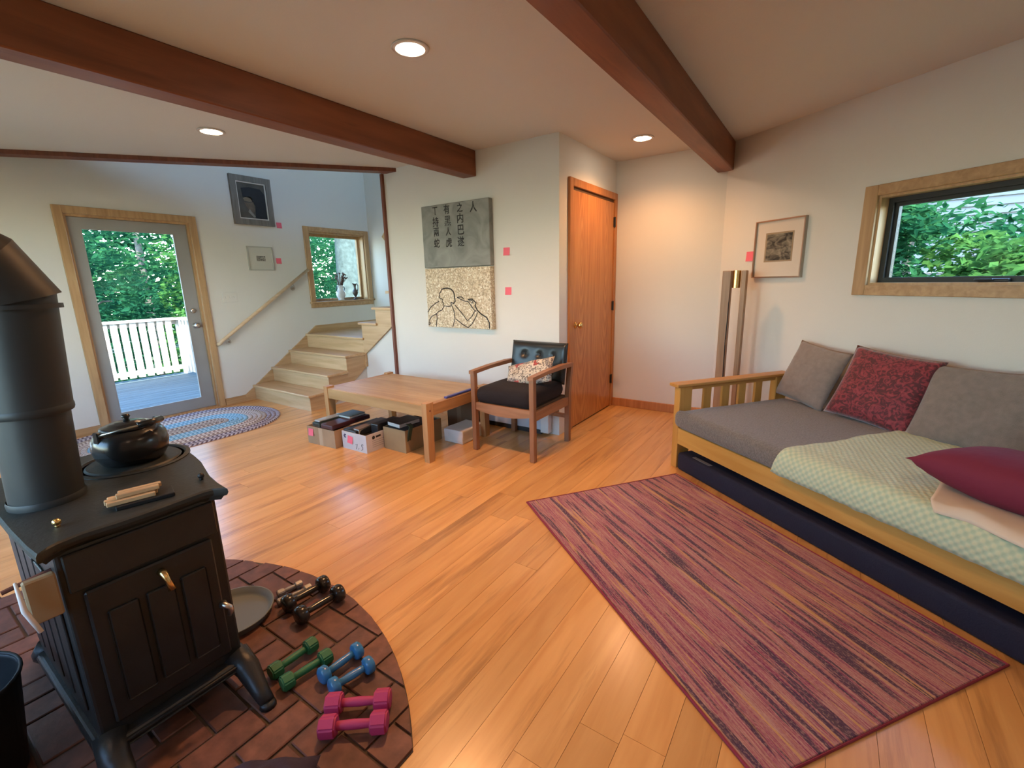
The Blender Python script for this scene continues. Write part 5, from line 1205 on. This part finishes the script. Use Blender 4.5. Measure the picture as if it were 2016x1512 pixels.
def tree(name, label, x, y, h, tr, blobs, count, size, li, seed, bark=M_BARK, lean=(0, 0), group='trees outside', cat='tree'):
    rng = random.Random(seed); t = thing(name, label, cat, (x, y, GZ), 0, group)
    if h:
        bm = B(); tube(bm, [(lean[0] * k * h / 5, lean[1] * k * h / 5, h * k / 5) for k in range(6)], [tr * (1.15 - .13 * k) for k in range(6)], 12); trk = obj('trunk', bm, bark, t, smooth=True)
        for b in blobs:
            z0 = max(.6, min(h * .92, b[2] - b[5] * .6)); k = z0 / h
            bm = B(); tube(bm, [(lean[0] * k * h, lean[1] * k * h, z0), ((lean[0] * k * h + b[0]) / 2, (lean[1] * k * h + b[1]) / 2, (z0 + b[2]) / 2 + .15), (b[0], b[1], b[2])], [tr * .35, tr * .22, tr * .08], 6); obj('branch', bm, bark, t, smooth=True)
    me = leaves_mesh(blobs, count, size, rng, LEAF[li], 'foliage'); o = bpy.data.objects.new('foliage', me); C.objects.link(o); o.parent = t; o['kind'] = 'stuff'
    return t
# seen through the deck door (beyond the railing)
tree('maple_tree', 'leafy tree left of centre beyond the deck railing', -13.2, 3.0, 4.5, .10, [(0, .2, 1.6, 1.4, 1.0, .9), (.3, .9, 2.7, 1.3, 1.1, .55), (-.2, -.2, 3.6, 1.5, 1.2, .45), (.2, .6, 4.4, 1.3, 1.2, .4)], 5200, .085, 0, 21)
tree('maple_tree', 'bright lime tree at the right beyond the deck railing', -11.6, 4.7, 4.0, .07, [(.1, -.1, 1.5, .9, .8, 1.0), (0, .1, 2.7, .9, .75, .7), (.1, .1, 3.7, .8, .8, .45)], 4200, .07, 2, 22)
tree('maple_tree', 'mid green tree behind the lime tree beyond the deck', -15.8, 5.2, 5.2, .12, [(0, 0, 1.8, 1.8, 1.5, 1.3), (.3, -.3, 3.5, 1.6, 1.5, .8), (-.2, .4, 4.9, 1.5, 1.4, .6)], 5200, .10, 1, 23)
tree('maple_tree', 'deep green tree far behind the deck railing', -19.0, 4.2, 6.0, .14, [(0, -1.2, 1.8, 2.2, 2.2, 1.5), (.4, 1.3, 2.9, 2.0, 2.0, 1.1), (0, -.6, 4.3, 2.0, 1.8, .6)], 6000, .12, 0, 24)
tree('undergrowth', 'low green undergrowth below the deck railing', -11.6, 3.2, 0, 0, [(0, 0, .55, 1.2, 3.0, .65)], 3600, .08, 0, 25, cat='bush')
# seen through the stair window
tree('oak_tree', 'pale trunked big tree filling the right of the stair window', -12.4, 9.35, 7.0, .40, [(-1.5, -2.2, 5.2, 1.5, 1.5, .8)], 900, .09, 1, 26, M_BARKP)
tree('maple_tree', 'bright green tree filling the left of the stair window', -15.2, 9.6, 4.8, .08, [(0, .3, 2.2, 1.5, 1.5, 1.0), (0, 0, 3.5, 1.5, 1.5, .9), (.3, .6, 4.6, 1.4, 1.4, .6)], 6200, .07, 1, 27)
tree('maple_tree', 'deep green tree behind the pale trunk outside the stair window', -17.0, 13.2, 5.0, .10, [(0, 0, 2.4, 2.0, 2.4, 1.4), (0, 0, 4.2, 2.0, 2.4, 1.0)], 5000, .10, 0, 28)
# seen through the awning window
tree('garden_shrub', 'broad leafy shrub left outside the daybed window', .30, 6.4, 2.6, .05, [(0, .1, 2.8, .55, .6, .42), (.1, .3, 3.35, .6, .6, .32), (-.1, .4, 3.8, .6, .6, .35)], 5200, .06, 1, 29, cat='bush', group='shrubs outside the daybed window')
tree('garden_shrub', 'lime green shrub right outside the daybed window', 1.65, 6.3, 2.4, .05, [(0, .1, 2.7, .85, .7, .45), (-.5, .2, 3.1, .4, .5, .2), (.5, .2, 3.45, .45, .5, .25)], 5200, .06, 2, 30, cat='bush', group='shrubs outside the daybed window')
tree('maple_tree', 'tall green tree against the neighbouring house', .9, 8.8, 4.6, .08, [(0, 0, 3.2, 1.3, .9, .8), (-.5, .1, 4.5, 1.2, .9, .7), (1.2, 0, 3.0, .8, .7, .6)], 4600, .075, 1, 31)
# woodland closing the view behind
for k, (x, y, sx, sy) in enumerate(((-25, 3.0, 2.5, 5.0), (-26, 10.5, 2.5, 5.0), (-23, 17.5, 2.5, 5.0), (-24, -5, 2.5, 5))):
    tree('woodland_tree', ('dense woodland tree straight behind the deck', 'dense woodland tree behind the stair window trees', 'dense woodland tree far right of the stair window', 'dense woodland tree far left behind the deck')[k], x, y, 7.0, .16,
         [(0, 0, 2.2, sx, sy, 2.0), (.5, 1.0, 5.2, sx, sy * .9, 2.0), (0, -1.0, 8.2, sx, sy * .8, 1.6)], 9000, .20, (0, 0, 1, 0)[k], 40 + k, group='woodland trees')
# neighbouring house with lap siding
nh = thing('neighbour_house', 'white clapboard house glimpsed through the shrubs outside the daybed window', 'house', (3.6, 13.0, GZ), -.10)
M_SID = mat('white_clapboard', (.24, .225, .23), .7, var=(2, .04))
bm = B(); box(bm, -4.5, 6, .05, 4, 0, 5.6); obj('wall', bm, mat('house_sheathing', (.45, .42, .40), .8), nh)
bm = B(); prism(bm, [(.05, 0), (-.012, 0), (.035, .17), (.05, .17)], -4.5, 6, lambda a, b, h: (h, a, b)); sme = bpy.data.meshes.new('clapboard'); bmesh.ops.recalc_face_normals(bm, faces=bm.faces[:]); bm.to_mesh(sme); bm.free(); sme.materials.append(M_SID)
for k in range(34):
    o = bpy.data.objects.new('clapboard', sme); C.objects.link(o); o.parent = nh; o.location = (0, 0, k * .16)
wn = bpy.data.objects.new('window', None); C.objects.link(wn); wn.parent = nh; wn.location = (.55, -.03, 4.1)
bm = B(); frame(bm, -.5, .5, -.8, .8, .09, -.02, .04); obj('window_frame', bm, M_WHITE, wn)
bm = B(); box(bm, -.41, .41, .02, .03, -.71, .71); obj('pane', bm, mat('far_glass', (.10, .12, .13), .1), wn)
bm = B(); prism(bm, [(-.5, 5.55), (4.6, 5.55), (2.0, 7.2)], -4.8, 6.3, lambda a, b, h: (h, a, b)); obj('roof', bm, mat('roof_shingle', (.10, .095, .09), .9), nh)
print('planks', npl)
